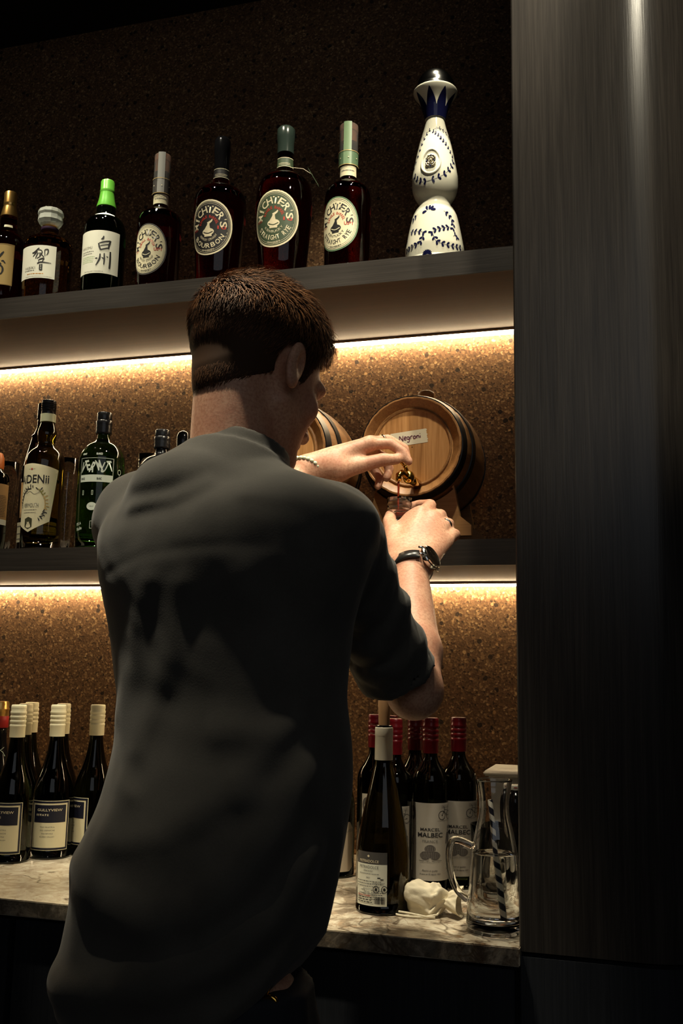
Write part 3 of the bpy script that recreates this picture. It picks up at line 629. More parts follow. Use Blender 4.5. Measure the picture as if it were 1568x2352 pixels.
    g = G(); n = 40; V = []; fn_ = b.fn(); Fc = []
    for j in range(n):
        t = 2 * PI * j / n
        for q, e_ in ((1.08, -.0005), (1.0, .0022), (.9, .0026), (.82, .0004)): V.append(fn_(c[0] + ra * q * math.cos(t), c[1] + rb * q * math.sin(t), e_))
    for j in range(n):
        k = (j + 1) % n
        for q in range(3): Fc.append((j * 4 + q, k * 4 + q, k * 4 + q + 1, j * 4 + q + 1))
    g.add(V, Fc).obj('medallion_rim', CER, b.t)
    g = G(); w2 = .0125
    for (dx, dz) in [(sx * w2 * .55, sz * w2 * .6) for sx in (-1, 1) for sz in (-1, 1)]:
        for k in range(5):
            t = math.atan2(dz, dx) + (k - 2) * .42; p = fn_(c[0] + dx * .75 + .006 * math.cos(t), c[1] + dz * .75 + .006 * math.sin(t), .0018); g.ball(p, (.0022, .0022, .0022), 0, 8)
            p = fn_(c[0] + dx * .55 + .003 * math.cos(t), c[1] + dz * .55 + .003 * math.sin(t), .0022); g.ball(p, .0017, 0, 8)
    for k in range(8): t = 2 * PI * k / 8; g.ball(fn_(c[0] + .0035 * math.cos(t), c[1] + .0035 * math.sin(t), .003), .0013, 0, 8)
    g.ball(fn_(c[0], c[1], .003), .002, 0, 8)
    for dx, dz in ((0, .0125), (0, -.0125), (.0105, 0), (-.0105, 0)): g.ball(fn_(c[0] + dx, c[1] + dz, .002), (.0016, .0016, .003), 1, 8)
    g.obj('metal_emblem', [mat('antique_pewter', (.45, .37, .24), .25, 1), BLUE], b.t)
ceramic()
#== middle shelf ==#
def cap_rings(b, y0, y1, r, m, n=4, name='screw_cap'):
    pts = [(y0, r)]
    for k in range(n):
        ya = y0 + (y1 - y0) * (.30 + .55 * k / n); s_ = (y1 - y0) * .55 / n
        pts += [(ya, r), (ya + s_ * .25, r * 1.04), (ya + s_ * .55, r * 1.04), (ya + s_ * .75, r * .955)]
    pts += [(y0 + (y1 - y0) * .9, r), (y1 - (y1 - y0) * .02, r * .97), (y1, r * .88)]
    return b.part(name, pts, m)
def middle_row():
    # far left bottle with orange neck
    b = Bottle('liqueur_bottle', 'dark bottle with orange seal and kraft label, cut by the left edge', 'bottle', (-26, 1258), (-20, 1040), YF + .06, ZM, 'bottles on the middle shelf')
    b.glass([(1258, 36), (1110, 37), (1098, 36), (1090, 32), (1083, 24), (1078, 20), (1060, 18)], BLKG)
    b.part('orange_seal', [(1078, 21), (1070, 22), (1052, 21), (1042, 17)], mat('orange_seal', (.55, .14, .02), .4))
    a = Art(b.fn()); x1, zt = b.surf(9, 1112); zb = b.surf(9, 1194)[1]; a.patch(-.03, b.R * 1.25, zb, zt, KRAFT); a.patch(-.03, b.R * 1.25, zb - .012, zb, WHITEP)
    a.lines(.0, b.R * 1.1, [zb + .006 + .0035 * k for k in range(14)], .0014, INK); a.obj('label', b.t)
    # bottle behind the tall vermouth
    b = Bottle('liqueur_bottle', 'dark red-brown bottle with plain black cap, half behind the cream vermouth label', 'bottle', (79, 1252), (91, 929), YF + .165, ZM, 'bottles on the middle shelf')
    b.glass([(1252, 43), (1110, 44), (1095, 43), (1062, 37), (1030, 29), (1010, 24), (1004, 24.5), (998, 19), (985, 13.5), (966, 12)], gl('red_brown_glass', (.06, .012, .006)))
    b.part('cap', [(964, 14), (945, 13.6), (931, 13.3), (929, 12)], CAPB)
    a = Art(b.fn()); a.patch(-.02, .03, b.z(1110), b.z(1024), mat('brown_paper', (.28, .17, .08), .6), nz=14); a.patch(-.045, .03, b.z(1195), b.z(1115), KRAFT); a.patch(-.055, .03, b.z(1250), b.z(1205), CREAM)
    for y in (1215, 1232, 1244): a.patch(-.055, .03, b.z(y), b.z(y) + .0022, MIDG, .0007)
    a.obj('label', b.t)
    # vermouth with cream shield label
    b = Bottle('vermouth_bottle', 'olive vermouth bottle with long cream pointed label and black ringed cap', 'bottle', (91, 1257), (113, 921), YF + .052, ZM, 'bottles on the middle shelf')
    b.glass([(1257, 47), (1080, 47), (1062, 46), (1048, 42.5), (1038, 35), (1030, 25), (1026, 21.5), (1020, 20), (1010, 21.5), (997, 23), (985, 20), (974, 16.5), (960, 15)], OLIVE)
    cap_rings(b, 953, 921, 17, CAPB, 4); b.part('neck_band', [(971, 18), (953, 18)], mat('green_cream_band', (.45, .46, .30), .5))
    a = Art(b.fn()); S = b.surf; xl = -b.R * 1.40
    tr = S(134, 1081); br = S(113, 1198); bt = S(64, 1222); tl = S(75, 1064)
    def hi(x):
        t = (x - tl[0]) / (tr[0] - tl[0]); return tl[1] + (tr[1] - tl[1] + .0) * max(0, t) ** 1.3 if t > 0 else tl[1] - .004 * (t * t)
    def side(x): return tr[0] - (x - 0)
    # four-sided shield: upper block with slanted side, pointed foot
    V = []; nz = 16; nx = 20; z0, z1 = br[1], tr[1]
    V2 = []; Fc = []
    for j in range(nz + 1):
        f_ = j / nz; zz = z0 + (z1 - z0) * f_; xe = br[0] + (tr[0] - br[0]) * f_
        for i in range(nx + 1): V2.append((xl + (xe - xl) * i / nx, zz))
    for j in range(nz):
        for i in range(nx): k = j * (nx + 1) + i; Fc.append((k, k + 1, k + nx + 2, k + nx + 1))
    a.put(V2, Fc, CREAM, .0004)
    a.patch(xl, tr[0], z1, lambda x: max(z1, hi(x)), CREAM, .0004, 20, 3)
    a.patch(bt[0], br[0], lambda x: bt[1] + (br[1] - bt[1]) * (x - bt[0]) / (br[0] - bt[0]), z0, CREAM, .0004, 16, 3); a.patch(2 * bt[0] - br[0], bt[0], lambda x: bt[1] + (br[1] - bt[1]) * (bt[0] - x) / (br[0] - bt[0]), z0, CREAM, .0004, 16, 3)
    cc = S(72, 1099); a.text('MAiDENii', S(80, 1099)[0] - .013, S(80, 1099)[1], .086, .0185, INK, .012, .0008)
    c = S(74, 1077); a.oval(c[0], c[1], .0022, .002, RED, .0008, 8, 1); a.stroke([(c[0] - .008, c[1]), (c[0] + .008, c[1])], .0006, MIDG)
    c = S(70, 1160); a.text('VERMOUTH', c[0], c[1], .036, .0090, MIDG, .0, .0008)
    c = S(70, 1168); a.lines(c[0] - .018, c[0] + .018, [c[1] - .003, c[1] - .009], .0013, MIDG)
    rr = random.Random(3); cx, cz = S(73, 1158); 
    for k in range(46):
        t = -1.0 + 4.2 * k / 46; r1 = .032 + .001 * rr.random(); x = cx + r1 * .85 * math.cos(t); z = cz + r1 * 1.05 * math.sin(t)
        if 1.1 < t < 1.5: continue
        m = INK if (t > 1.0 or t < -.45) else (GOLDP if t < .55 else mat('olive_ink', (.22, .2, .04), .5)); a.leaf(x, z, .007 + .003 * rr.random(), .0022, t + (1.2 if k % 2 else -.2) + .4 * rr.random(), m, .0008)
    a.stroke([(cx - .022, cz + .030), (cx - .016, cz + .024), (cx - .006, cz + .028), (cx + .004, cz + .022), (cx + .014, cz + .026), (cx + .018, cz + .034)], .0009, MIDG)
    c = S(64.5, 1201); pts = [(-.009, .009), (.0, .013), (.009, .009), (.009, -.008), (0, -.013), (-.009, -.008)]
    a.put([(c[0] + x, c[1] + z) for x, z in pts], [tuple(range(6))], mat('dark_olive_ink', (.05, .05, .025), .5), .0009); a.text('M', c[0], c[1], .005, .006, CREAM, 0, .0012)
    a.obj('label', b.t)
    # the two screen-printed vermouth bottles
    def vermut(base, top, glassm, lab, turn, dy, Sx):
        b = Bottle('vermouth_bottle', lab, 'bottle', base, top, YF + dy, ZM, 'bottles on the middle shelf', turn)
        k = base[1] - 1257; y = lambda v: v + k * (1257 - v) / 308. * 0 + (top[1] - 949) * (1257 - v) / 308.
        b.glass([(base[1], 53), (y(1062), 53.5), (y(1048), 51), (y(1035), 44), (y(1025), 35), (y(1018), 24), (y(1012), 17), (y(1002), 14.5), (y(990), 14)], glassm)
        o = b.part('screw_cap', [(y(998), 18.5), (y(994), 19.5), (y(990), 18.3), (y(986), 19.5), (y(982), 18.3), (y(976), 19.3), (y(969), 19.3), (y(967), 17.2), (y(962), 18), (y(957), 17.2), (y(951), 17.6), (y(949), 16)], CAPB)
        a = Art(b.fn()); z0 = b.z(y(1116)); z1 = b.z(y(1062)); zm = b.z(y(1101)); xa, xb = -.044, .030
        W = SILVERINK if glassm is not BLACKG else mat('dim_ink', (.22, .24, .2), .5)
        a.frame(xa, xb, zm, z1, .0008, W, .0006); a.patch(xa, xb, z0, zm, W, .0006)
        h = (z1 - zm) * .60; ww = (xb - xa) / 6.3; zc_ = (z1 + zm) / 2
        for i, ch in enumerate('VERMUT'):
            a.text(ch, xa + ww * (.65 + i), zc_ + (.003 if i % 2 else -.001), ww * .86, h, W, .03, .0008, shear=(-.25 if i % 2 else .28), rot=(.12 if i % 2 else -.10))
        a.text('BLANC', .001, (z0 + zm) / 2, .010, .0048, INK, .03, .0009); a.text('BLANCO', -.001, z1 + .009, .013, .0045, W, .02); a.text('VERMUT', -.036, z1 + .009, .012, .0040, W, .02)
        a.text('BIANCO', -.036, (z0 + zm) / 2, .010, .0045, INK, .02, .0009)
        z = z0
        for x in (-.034, -.012, .016): a.frame(x - .0018, x + .0018, z - .028, z - .018, .0008, W)
        a.oval(-.012, z - .052, .011, .0085, W, .0006, 20, 2); a.text('HELLO', -.012, z - .052, .009, .002, INK, 0, .0009)
        a.frame(-.014, -.003, z - .099, z - .083, .0008, W); a.text('+', .006, z - .091, .004, .004, W, .02); a.oval(.018, z - .089, .0055, .004, W, .0006, 14, 1)
        a.text("IT'S A", -.043, z - .088, .015, .006, W, .02, rot=.2); a.text('Rule', -.041, z - .098, .016, .007, W, .02, rot=.2)
        x = .046
        a.oval(x, z + .025, .005, .006, W, .0006, 14, 1, .8); a.stroke([(x, z + .019), (x, z + .006)], .0008, W); a.stroke([(x - .004, z + .006), (x + .004, z + .006)], .0008, W)
        a.oval(x - .008, z - .006, .005, .005, W, .0006, 16, 1, .82); a.oval(x - .010, z - .005, .0006, .0009, W, .0006, 6, 1); a.oval(x - .006, z - .005, .0006, .0009, W, .0006, 6, 1)
        for kk in range(9): a.patch(x - .016 + kk * .003, x - .0145 + kk * .003, z - .0165, z - .0157, W, .0006, 1, 1); a.patch(x - .016 + kk * .003, x - .0145 + kk * .003, z - .047, z - .0462, W, .0006, 1, 1)
        a.frame(x - .009, x - .0065, z - .030, z - .021, .0007, W); a.text('nn', x - .008, z - .037, .005, .003, W); a.oval(x - .009, z - .056, .003, .003, W, .0006, 12, 1)
        a.obj('printed_artwork', b.t)
    vermut((223, 1257), (240.5, 949), EMER, 'bright green glass vermouth bottle with white block lettering', -.10, .060, 0)
    vermut((361, 1250), (375, 988.5), BLACKG, 'black glass vermouth bottle with grey block lettering, peeking over the shoulder', -.10, .060, 0)
    b = Bottle('stoppered_bottle', 'bottle with rounded black stopper half hidden by the shirt collar', 'bottle', (410, 1250), (421, 990), YF + .158, ZM, 'bottles on the middle shelf')
    b.glass([(1250, 40), (1090, 40), (1075, 36), (1062, 22), (1050, 13), (1040, 12)], BLKG)
    b.part('stopper', [(1044, 15), (1036, 16), (1004, 16), (996, 13.5), (991, 8), (990, 1)], BLACKG)
    b.part('metal_collar', [(1046, 14), (1044, 17), (1040, 17), (1039, 15)], STEEL)
    # tall glasses
    for (bx, tx, ty, dy, lab) in [(8, 17, 1064, .158, 'tall clear glass between the orange-sealed bottle and the vermouth'), (146, 160, 1055, .15, 'tall clear glass between the cream-labelled and the green vermouth'), (330, 341, 1045, .13, 'tall clear glass half behind the black vermouth bottle')]:
        b = Bottle('highball_glass', lab, 'glass', (bx, 1252), (tx, ty), YF + dy, ZM, 'clear tall glasses on the middle shelf'); H = b.z(ty); r1 = b.r(ty, 24.5); r0 = r1 * .62
        out = [(r0, 0), (r0, .004), (r0 * .93, .012), (r0 * .98, H * .2), (r0 * 1.12, H * .5), (r1 * .93, H * .8), (r1, H)]
        inn = [(r1 - .0009, H), (r1 * .93 - .0010, H * .8), (r0 * 1.12 - .002, H * .5), (r0 * .98 - .003, H * .2), (r0 * .5, .016), (.0005, .014)]
        G().lathe(out + inn, 36).obj('glass_wall', GLASS, b.t)
middle_row()
#== barrels ==#
def barrel(cx, cy, lab, lab2, full=True):
    Yf = YF + .012; C = at(cx, cy, Yf); R = 117 * mpp(cx, C); L = .265; rm = R * 1.20
    t = thing('oak_barrel', lab, 'barrel', (C.x, Yf, C.z), 0, 'small oak cocktail barrels')
    def rr(u): return R + (rm - R) * (1 - (2 * u - 1) ** 2)
    def rev(prof, n=64):                      # profile (radius, y) turned round the Y axis
        V = []; Fc = []; k = len(prof)
        for r, y in prof:
            for j in range(n): a = 2 * PI * j / n; V.append((r * math.cos(a), y, r * math.sin(a)))
        for i in range(k - 1):
            for j in range(n): q = (j + 1) % n; Fc.append((i * n + j, (i + 1) * n + j, (i + 1) * n + q, i * n + q))
        return V, Fc
    us = [i / 24 for i in range(25)]
    prof = [(R * .80, .016), (R * .835, .010), (R * .955, .0015), (R * .97, 0)] + [(rr(u), u * L) for u in us] + [(R * .97, L), (R * .84, L - .012)]
    g = G().add(*rev(prof, 96)); o = g.obj('staves', STAVE, t); autosmooth(o, 40)
    me = o.data                                # fine seams between the staves
    for v in me.vertices:
        a = math.atan2(v.co.z, v.co.x); s_ = (a / (2 * PI) * 24) % 1
        if abs(s_ - .5) > .47: v.co.x *= .992; v.co.z *= .992
    g = G(); V, Fc = rev([(.001, .012), (R * .4, .012), (R * .80, .012), (R * .84, .012)], 64); g.add(V, Fc)
    V, Fc = rev([(R * .745, .0122), (R * .752, .0105), (R * .80, .0105), (R * .81, .013)], 64); g.add(V, Fc, 1)
    h = g.obj('barrel_head', [OAK, STAVE], t)
    V, Fc = rev([(.001, L - .010), (R * .85, L - .010)], 64); G().add(V, [f[::-1] for f in Fc]).obj('barrel_head', OAK, t)
    HB = mat('black_hoop_iron', (.010, .010, .010), .32, .6)
    for u0, u1 in ((.012, .085), (.19, .255), (.745, .81), (.915, .988)):
        V, Fc = rev([(rr(u0), u0 * L), (rr(u0) + .0022, u0 * L + .0003), (rr(u1) + .0022, u1 * L - .0003), (rr(u1), u1 * L)], 64); o = G().add(V, Fc).obj('hoop', HB, t); autosmooth(o, 40)
        g = G()
        if u0 < .5: g.ball((R * .05, (u0 + u1) / 2 * L, rr(u0) + .003), (.003, .003, .0018), 0, 8); g.obj('rivet', HB, o)
    g = G().lathe([(.009, -.004), (.010, .006), (.0145, .009), (.017, .016), (.016, .021), (.010, .024), (.001, .025)], 28, c=(.006, L * .42, rm - .002)); g.obj('bung', STAND, t)
    # cradle
    st = thing('barrel_cradle', lab2, 'stand', (C.x, Yf, ZM), 0, 'oak cradles under the barrels')
    dz = C.z - ZM; hw = R * 1.13
    def board(y0, y1):
        P = [(-hw, .014), (-hw, .034), (-hw * .80, .052), (-hw * .70, dz - rm * .62), (-hw * .62, dz - rm * .60)]
        for k in range(13):
            a = PI * (1.26 + .48 * k / 12); q = rr((y0 + y1) / 2 / L) + .0025; P.append((q * math.cos(a), dz + q * math.sin(a)))
        P += [(hw * .62, dz - rm * .60), (hw * .70, dz - rm * .62), (hw * .80, .052), (hw, .034), (hw, .014)]
        return G().prism(P, y0, y1)
    for y0 in (.035, .200): o = board(y0, y0 + .018).obj('cradle_board', STAND, st, False)
    for sx in (-1, 1): G().box(sx * hw * .62 - .014, sx * hw * .62 + .014, .020, L - .02, 0, .014, bev=.001).obj('foot_rail', STAND, st, False)
    # tap
    tp = thing('barrel_tap', 'polished brass tap ' + ('on the barrel marked Negroni' if full else 'on the barrel behind the head'), 'tap', (C.x, Yf, C.z), 0, 'brass taps')
    C1 = at(943, 1024, Yf)
    def q(px, py, Y): p = at(px, py, Y); return Vector((p.x - C1.x, Y - Yf, p.z - C1.z))
    dx = cx - 943
    sh0 = q(938, 1096, 1.752) if True else None
    g = G(); g.tube([(sh0.x, .018, sh0.z), (sh0.x, -.012, sh0.z), sh0], [.010, .009, .0075], 20)
    g.lathe([(.016, 0), (.016, .003)], 24, c=(0, 0, 0)) if False else None
    g.ball(sh0, (.0115, .0115, .0125), 0, 20)
    s1 = q(921, 1086, 1.728); s2 = q(915, 1091, 1.724); s3 = Vector((s2.x, s2.y, s2.z - .012))
    g.tube([sh0 + Vector((-.002, -.004, .002)), s1, s2, s3], [.0075, .006, .0055, .0052], 16); g.obj('tap_body', BRASS, tp)
    k0 = sh0 + Vector((-.004, -.002, .011)); g = G(); g.tube([k0, k0 + Vector((-.001, 0, .006)), k0 + Vector((-.003, -.002, .010))], [.005, .0035, .004], 14)
    g.tube([k0 + Vector((-.002, -.001, .009)), q(920, 1062, 1.728)], [.003, .0028], 10); g.ball(q(918.5, 1059, 1.726), .0045, 0, 12); g.obj('tap_lever', BRASS, tp)
    if full:
        tape = thing('masking_tape', 'strip of masking tape handwritten Negroni on the barrel head', 'label', (C.x, Yf, C.z))
        A_, B_, C_, D_ = q(896, 997, Yf + .0117), q(977.5, 984, Yf + .0117), q(981, 1013, Yf + .0117), q(900, 1028, Yf + .0117)
        ex = (B_ - A_); ez = (D_ - A_)
        g = G(); V = []; n = 14
        for i in range(n + 1):
            f_ = i / n; V += [A_ + ex * f_, A_ + ex * f_ + ez]
        for i in range(7): V[-1] = V[-1]
        g.add(V, [(2 * i, 2 * i + 1, 2 * i + 3, 2 * i + 2) for i in range(n)])
        for i in range(6):                       # torn right end
            a0 = B_ + ez * (i / 6); a1 = B_ + ez * ((i + 1) / 6); g.add([a0, a1, (a0 + a1) / 2 + ex * (.012 if i % 2 else .03)], [(0, 1, 2)])
        g.obj('tape_strip', mat('masking_tape', (.58, .52, .38), .7), tape, False)
        eu, ev = ex.normalized(), -ez.normalized()
        c = A_ + ex * .54 + ez * .5
        ar = Art(lambda x, z, e: c + eu * x + ev * z + Vector((0, -e, 0)))
        u = ex.length / 82.
        P_ = lambda pts: [((x - 26) * u, z * u) for x, z in pts]; IK = mat('marker_ink', (.10, .02, .05), .5)
        for p in ([(0, -7), (1, 0), (2, 7)], [(2, 7), (6, 0), (9, -5)], [(9, -5), (9, 1), (10, 7)], [(12, 0), (16, 1), (17, 3), (14, 4), (12, 1), (13, -3), (17, -3)],
                  [(23, 3), (20, 3), (19, -1), (22, -3), (24, 2)], [(24, 3), (24, -4), (22, -9), (18, -8)], [(27, -3), (27, 1), (27, 3)], [(27, 1), (29, 4), (32, 3)], [(36, 3), (33, 1), (34, -3), (38, -2), (38, 2), (35, 3)],
                  [(41, -3), (41, 3)], [(41, 1), (44, 3), (46, 1), (46, -3)], [(49, -3), (49, 2)], [(49, 6), (49.6, 6.8)]): ar.stroke(P_(p), .0016, IK, .0004, 6)
        ar.obj('handwriting', tape)
        st_ = [q(914, 1103, 1.724)]; p0 = s3 + Vector((0, 0, -.0005)); z1 = q(914, 1172, 1.724).z
        g = G().tube([p0 + Vector((.0003 * math.sin(k), 0, (z1 - p0.z) * k / 8)) for k in range(9)], [.0021 - .0001 * k for k in range(9)], 10)
        lq = g.obj('poured_liquid', mat('red_amber_liquid', (.42, .05, .012), .05, trans=.6, ior=1.35), None, True, (C.x, Yf, C.z)); tag(lq, 'thin stream of red liquid falling from the brass tap into the glass', 'liquid')
    return C, R
barrel(943, 1024, 'small oak barrel marked Negroni with black hoops, nearest the pillar', 'oak cradle under the barrel marked Negroni')
barrel(634, 1034, 'small oak barrel half hidden behind the head of the bartender', 'oak cradle under the barrel hidden behind the bartender', False)
# the little ribbed glass under the tap
def jigger():
    P = at(917, 1190, 1.724); top = at(917, 1150, 1.724); H = top.z - P.z + .014; r = 29 * mpp(917, top)
    t = thing('ribbed_glass', 'small ribbed glass held under the running tap', 'glass', (P.x, 1.724, P.z - .010)); H += 0
    out = [(r * .60, 0), (r * .66, .003)]
    for k in range(4):
        z = .006 + (H - .022) * k / 4; s_ = (H - .022) / 4; q = r * (.66 + .30 * (k + .5) / 4)
        out += [(q, z), (q + .0020, z + s_ * .35), (q + .0020, z + s_ * .6), (q + .0002, z + s_ * .92)]
    out += [(r * .99, H - .012), (r, H)]
    inn = [(r - .0014, H), (r * .93, H - .014), (r * .62, .012), (.0005, .010)]
    G().lathe(out + inn, 36).obj('glass_wall', GLASS, t)
    G().lathe([(.001, .0125), (r * .60, .0128), (r * .64, .0165), (.001, .0166)], 28, close0=False, close1=False).obj('drink', mat('red_amber_liquid'), t)
jigger()
#== worktop row ==#
def burg(name, lab, base, top, capb, Y, glassm, capm, rb, rc, group, n=4):
    b = Bottle(name, lab, 'bottle', base, top, Y, ZC, group)
    yb, yt = base[1], top[1]; H = yb - yt; y = lambda f: yb - H * f
    b.glass([(yb, rb), (y(.40), rb), (y(.46), rb * .96), (y(.53), rb * .82), (y(.60), rb * .62), (y(.68), rb * .45), (y(.76), rc * .95), (y(.80), rc * .86), (y(.9), rc * .8)], glassm)
    cap_rings(b, capb, yt, rc, capm, n); return b
CAPC = mat('cream_cap', (.74, .68, .46), .38); CAPR = mat('wine_red_cap', (.12, .004, .008), .28, .1)
def grenache(lab, base, top, capb, Y, rb, rc, label=None):
    b = burg('wine_bottle', lab, base, top, capb, Y, BLKG if label is None or label[0] != 0 else BLKG, CAPC, rb, rc, 'wine bottles with cream caps')
    if label:
        a = Art(b.fn()); x1 = label[1][0]; S = b.surf
        xr, zt = S(*label[1]); xr2, zb = S(*label[2]); xr = (xr + xr2) / 2; W = b.R * 2.05; xl = xr - W
        a.patch(xl, xr, zb, zt, CREAM, .0004); a.frame(xl + .0012, xr - .0012, zb + .0012, zt - .0012, .0040, NAVY, .0006)
        H = zt - zb; nz0 = zt - H * .44; a.patch(xl + .0085, xr - .0085, nz0, zt - .0085, NAVY, .0006); tw = W - .034
        a.text('GULLYVIEW', xl + W * .50, zt - H * .185, tw, H * .052, CREAMW, .008, .0009); a.text('ESTATE', xl + W * .335, zt - H * .285, tw * .52, H * .040, CREAMW, .008, .0009)
        for i, s_ in enumerate(['THE FRUITFUL', '2023 GRENACHE', 'WATERVALE', 'CLARE VALLEY']): a.text(s_, xl + W * .47, nz0 - H * (.09 + .065 * i), tw * (.58 if i != 2 else .45), H * .026, GREY, .0, .0008)
        a.obj('label', b.t)
def yct(px, py): return -.385 / ray(px, py)[2]
grenache('cream-capped wine bottle furthest left, nearest the counter edge', (19, 1989), (49, 1619), 1693, yct(19, 1989) + .045, 47, 18.2, (0, (53.5, 1843), (43.6, 1961)))
grenache('cream-capped wine bottle showing most of its navy and cream estate label', (113, 1978), (141, 1619), 1691, yct(113, 1978) + .045, 48, 17.8, (1, (160, 1836.6), (151.5, 1950)))
grenache('cream-capped wine bottle closest to the hanging shirt, label half covered', (206, 1971), (226.3, 1618.5), 1688.5, yct(206, 1971) + .046, 47, 17.3, (2, (208, 1833), (193, 1942)))
grenache('cream-capped wine bottle directly behind the furthest left one', (37, 1966), (62.5, 1616), 1687, 1.93, 44, 16.5)
grenache('cream-capped wine bottle third deep at the left, nearest the wall', (52, 1948), (76.5, 1613), 1681.6, 2.03, 42, 16.2)
grenache('cream-capped wine bottle behind the one with the full estate label', (126, 1964), (150.5, 1616), 1685, 1.95, 44, 16.2)
def goldcap():
    b = Bottle('sparkling_bottle', 'dark bottle with gold cap and red neck band, cut by the left edge', 'bottle', (-22, 1966), (3, 1611), 1.965, ZC)
    b.glass([(1962, 45), (1835, 45), (1800, 42), (1765, 34), (1735, 25), (1705, 19), (1672, 17)], BLACKG)
    b.part('gold_cap', [(1644, 19.5), (1632, 19.2), (1630, 20.5), (1627, 20.5), (1625, 19.2), (1616, 19.5), (1611, 17.5)], mat('gold_cap'))
    b.part('red_band', [(1671, 18.8), (1670, 20), (1645, 19.8), (1644, 19)], mat('red_band', (.42, .02, .02), .45))
    a = Art(b.fn()); S = b.surf
    for p in ([(-6, 1715), (-3, 1725), (-4, 1740)], [(9, 1716), (2, 1722), (-4, 1724)], [(0, 1723), (6, 1728), (11, 1737)]): a.stroke([S(*q) for q in p], .0013, SILVERINK)
    a.obj('white_script', b.t)
goldcap()
def malbec(lab, base, top, capb, Y, rb, rc, ly, turn=0, art=True):
    b = Bottle('wine_bottle', lab, 'bottle', base, top, Y, ZC, 'wine bottles with red caps', turn)
    yb, yt = base[1], top[1]; H = yb - yt; y = lambda f: yb - H * f
    b.glass([(yb, rb), (y(.62), rb), (y(.655), rb * .96), (y(.69), rb * .84), (y(.72), rb * .64), (y(.75), rb * .47), (y(.78), rc * .87), (y(.9), rc * .82)], BLKG)
    cap_rings(b, capb, yt, rc, CAPR, 4)
    a = Art(b.fn()); zt, zb = b.z(ly[0]), b.z(ly[1]); W = b.R * 1.52; h = zt - zb; LP = mat('off_white_paper', (.38, .345, .29), .6)
    a.patch(-W, W, zb, zt, LP, .0004, 40, 4)
    if art:
        cx = .000; k = h / .125
        a.text('MARCEL', cx, zb + h * .658, .034 * k, .0052 * k, INK, .012); a.text('MALBEC', cx, zb + h * .588, .044 * k, .0076 * k, INK, .016); a.text('FRANCE', cx, zb + h * .507, .026 * k, .0042 * k, MIDG, .005)
        for bx, bz in ((0, .405), (-.0085, .32), (.0085, .32)):
            X = cx + bx * k; Z = zb + h * bz; a.oval(X, Z, .0093 * k, .0068 * k, mat('dark_sepia_ink', (.07, .06, .055), .6), .0006, 18, 2)
            for q in (-.006, -.003, 0, .003, .006): a.stroke([(X + q * k, Z - .005 * k), (X + q * 1.15 * k, Z), (X + q * k, Z + .005 * k)], .0004, LP, .0009)
        a.stroke([(cx - .02 * k, zb + h * .255), (cx + .021 * k, zb + h * .258)], .0008, MIDG)
        a.lines(cx - .018 * k, cx + .018 * k, [zb + h * .235], .0008, MIDG); a.text('Passion et qualite', cx, zb + h * .13, .026 * k, .0035 * k, INK, 0, shear=.3); a.text('de pere en fils depuis 1920', cx, zb + h * .085, .036 * k, .0030 * k, INK, 0, shear=.3)
        X = .030 * k; Z = zb + h * .84
        for q in (-.0085, .0095): a.oval(X + q * k, Z, .0075 * k, .0075 * k, INK, .0007, 20, 1, .87); a.oval(X + q * k, Z, .0012, .0012, INK, .0007, 8, 1)
        for p in ([(-.0085, 0), (-.003, .011), (-.006, .014)], [(-.004, .007), (.003, 0), (.0095, 0)], [(.003, 0), (.006, .010), (.006, .013)], [(-.003, .009), (.006, .008)], [(.004, .014), (.008, .014)]): a.stroke([(X + u * k, Z + v * k) for u, v in p], .0009, INK)
        a.stroke([(X - .018 * k, Z - .009 * k), (X + .018 * k, Z - .008 * k)], .0006, MIDG)
        X = .0375 * k                                  # standing man with tall hat
        for p, w_ in (([(0, .70), (0, .665)], .0038), ([(-.001, .645), (0, .63)], .0035), ([(0, .615), (.001, .50), (.001, .40)], .009), ([(.001, .40), (.001, .30)], .0085), ([(-.0015, .30), (-.001, .16)], .003), ([(.003, .30), (.003, .15)], .003), ([(-.004, .60), (-.007, .47)], .0024), ([(-.005, .145), (.0, .15)], .0022)):
            a.stroke([(X + u * k, zb + h * v) for u, v in p], w_ * k, mat('dark_sepia_ink'))
        X = -.036 * k; Z = zb + h * .86; a.oval(X, Z, .008 * k, .012 * k, mat('dark_sepia_ink'), .0006, 18, 2); a.oval(X - .001, Z - .002, .0035 * k, .004 * k, LP, .0008, 10, 1); a.stroke([(X - .008, Z - .026 * k), (X + .006, Z - .026 * k)], .0006, MIDG)
        a.stroke([(X + .001, zb + h * .56), (X - .003, zb + h * .50), (X + .001, zb + h * .44)], .003, mat('dark_sepia_ink'))
        a.lines(.020 * k, .044 * k, [zb + h * .965, zb + h * .95, zb + h * .935], .0009, MIDG)
    a.obj('label', b.t)
malbec('red-capped wine bottle furthest left, label showing a dark face', (858, 2040), (862.5, 1640.7), 1716, 1.880, 41, 17, (1819, 2000), turn=.75)
malbec('red-capped wine bottle tucked behind the two left ones, only its cap showing', (893, 2015), (895, 1643), 1715, 1.975, 38, 16.3, (1822, 1975))
malbec('red-capped wine bottle standing right behind the grey-capped one', (903, 2052), (905, 1650), 1732, 1.815, 41, 17.6, (1847, 2026), turn=-.55)
malbec('red-capped wine bottle in the back row behind the two centre ones', (951, 2026), (950, 1650), 1722, 1.93, 39, 17, (1830, 1990))
malbec('red-capped wine bottle with fully visible barrels label, behind the cloth bag', (987, 2047), (983, 1648), 1729, 1.845, 41, 18.3, (1839.6, 2015))
malbec('red-capped wine bottle nearest the carafe, furthest right of its kind', (1053, 2038), (1049, 1647), 1725, 1.902, 42, 18, (1835, 2005), turn=-.03)
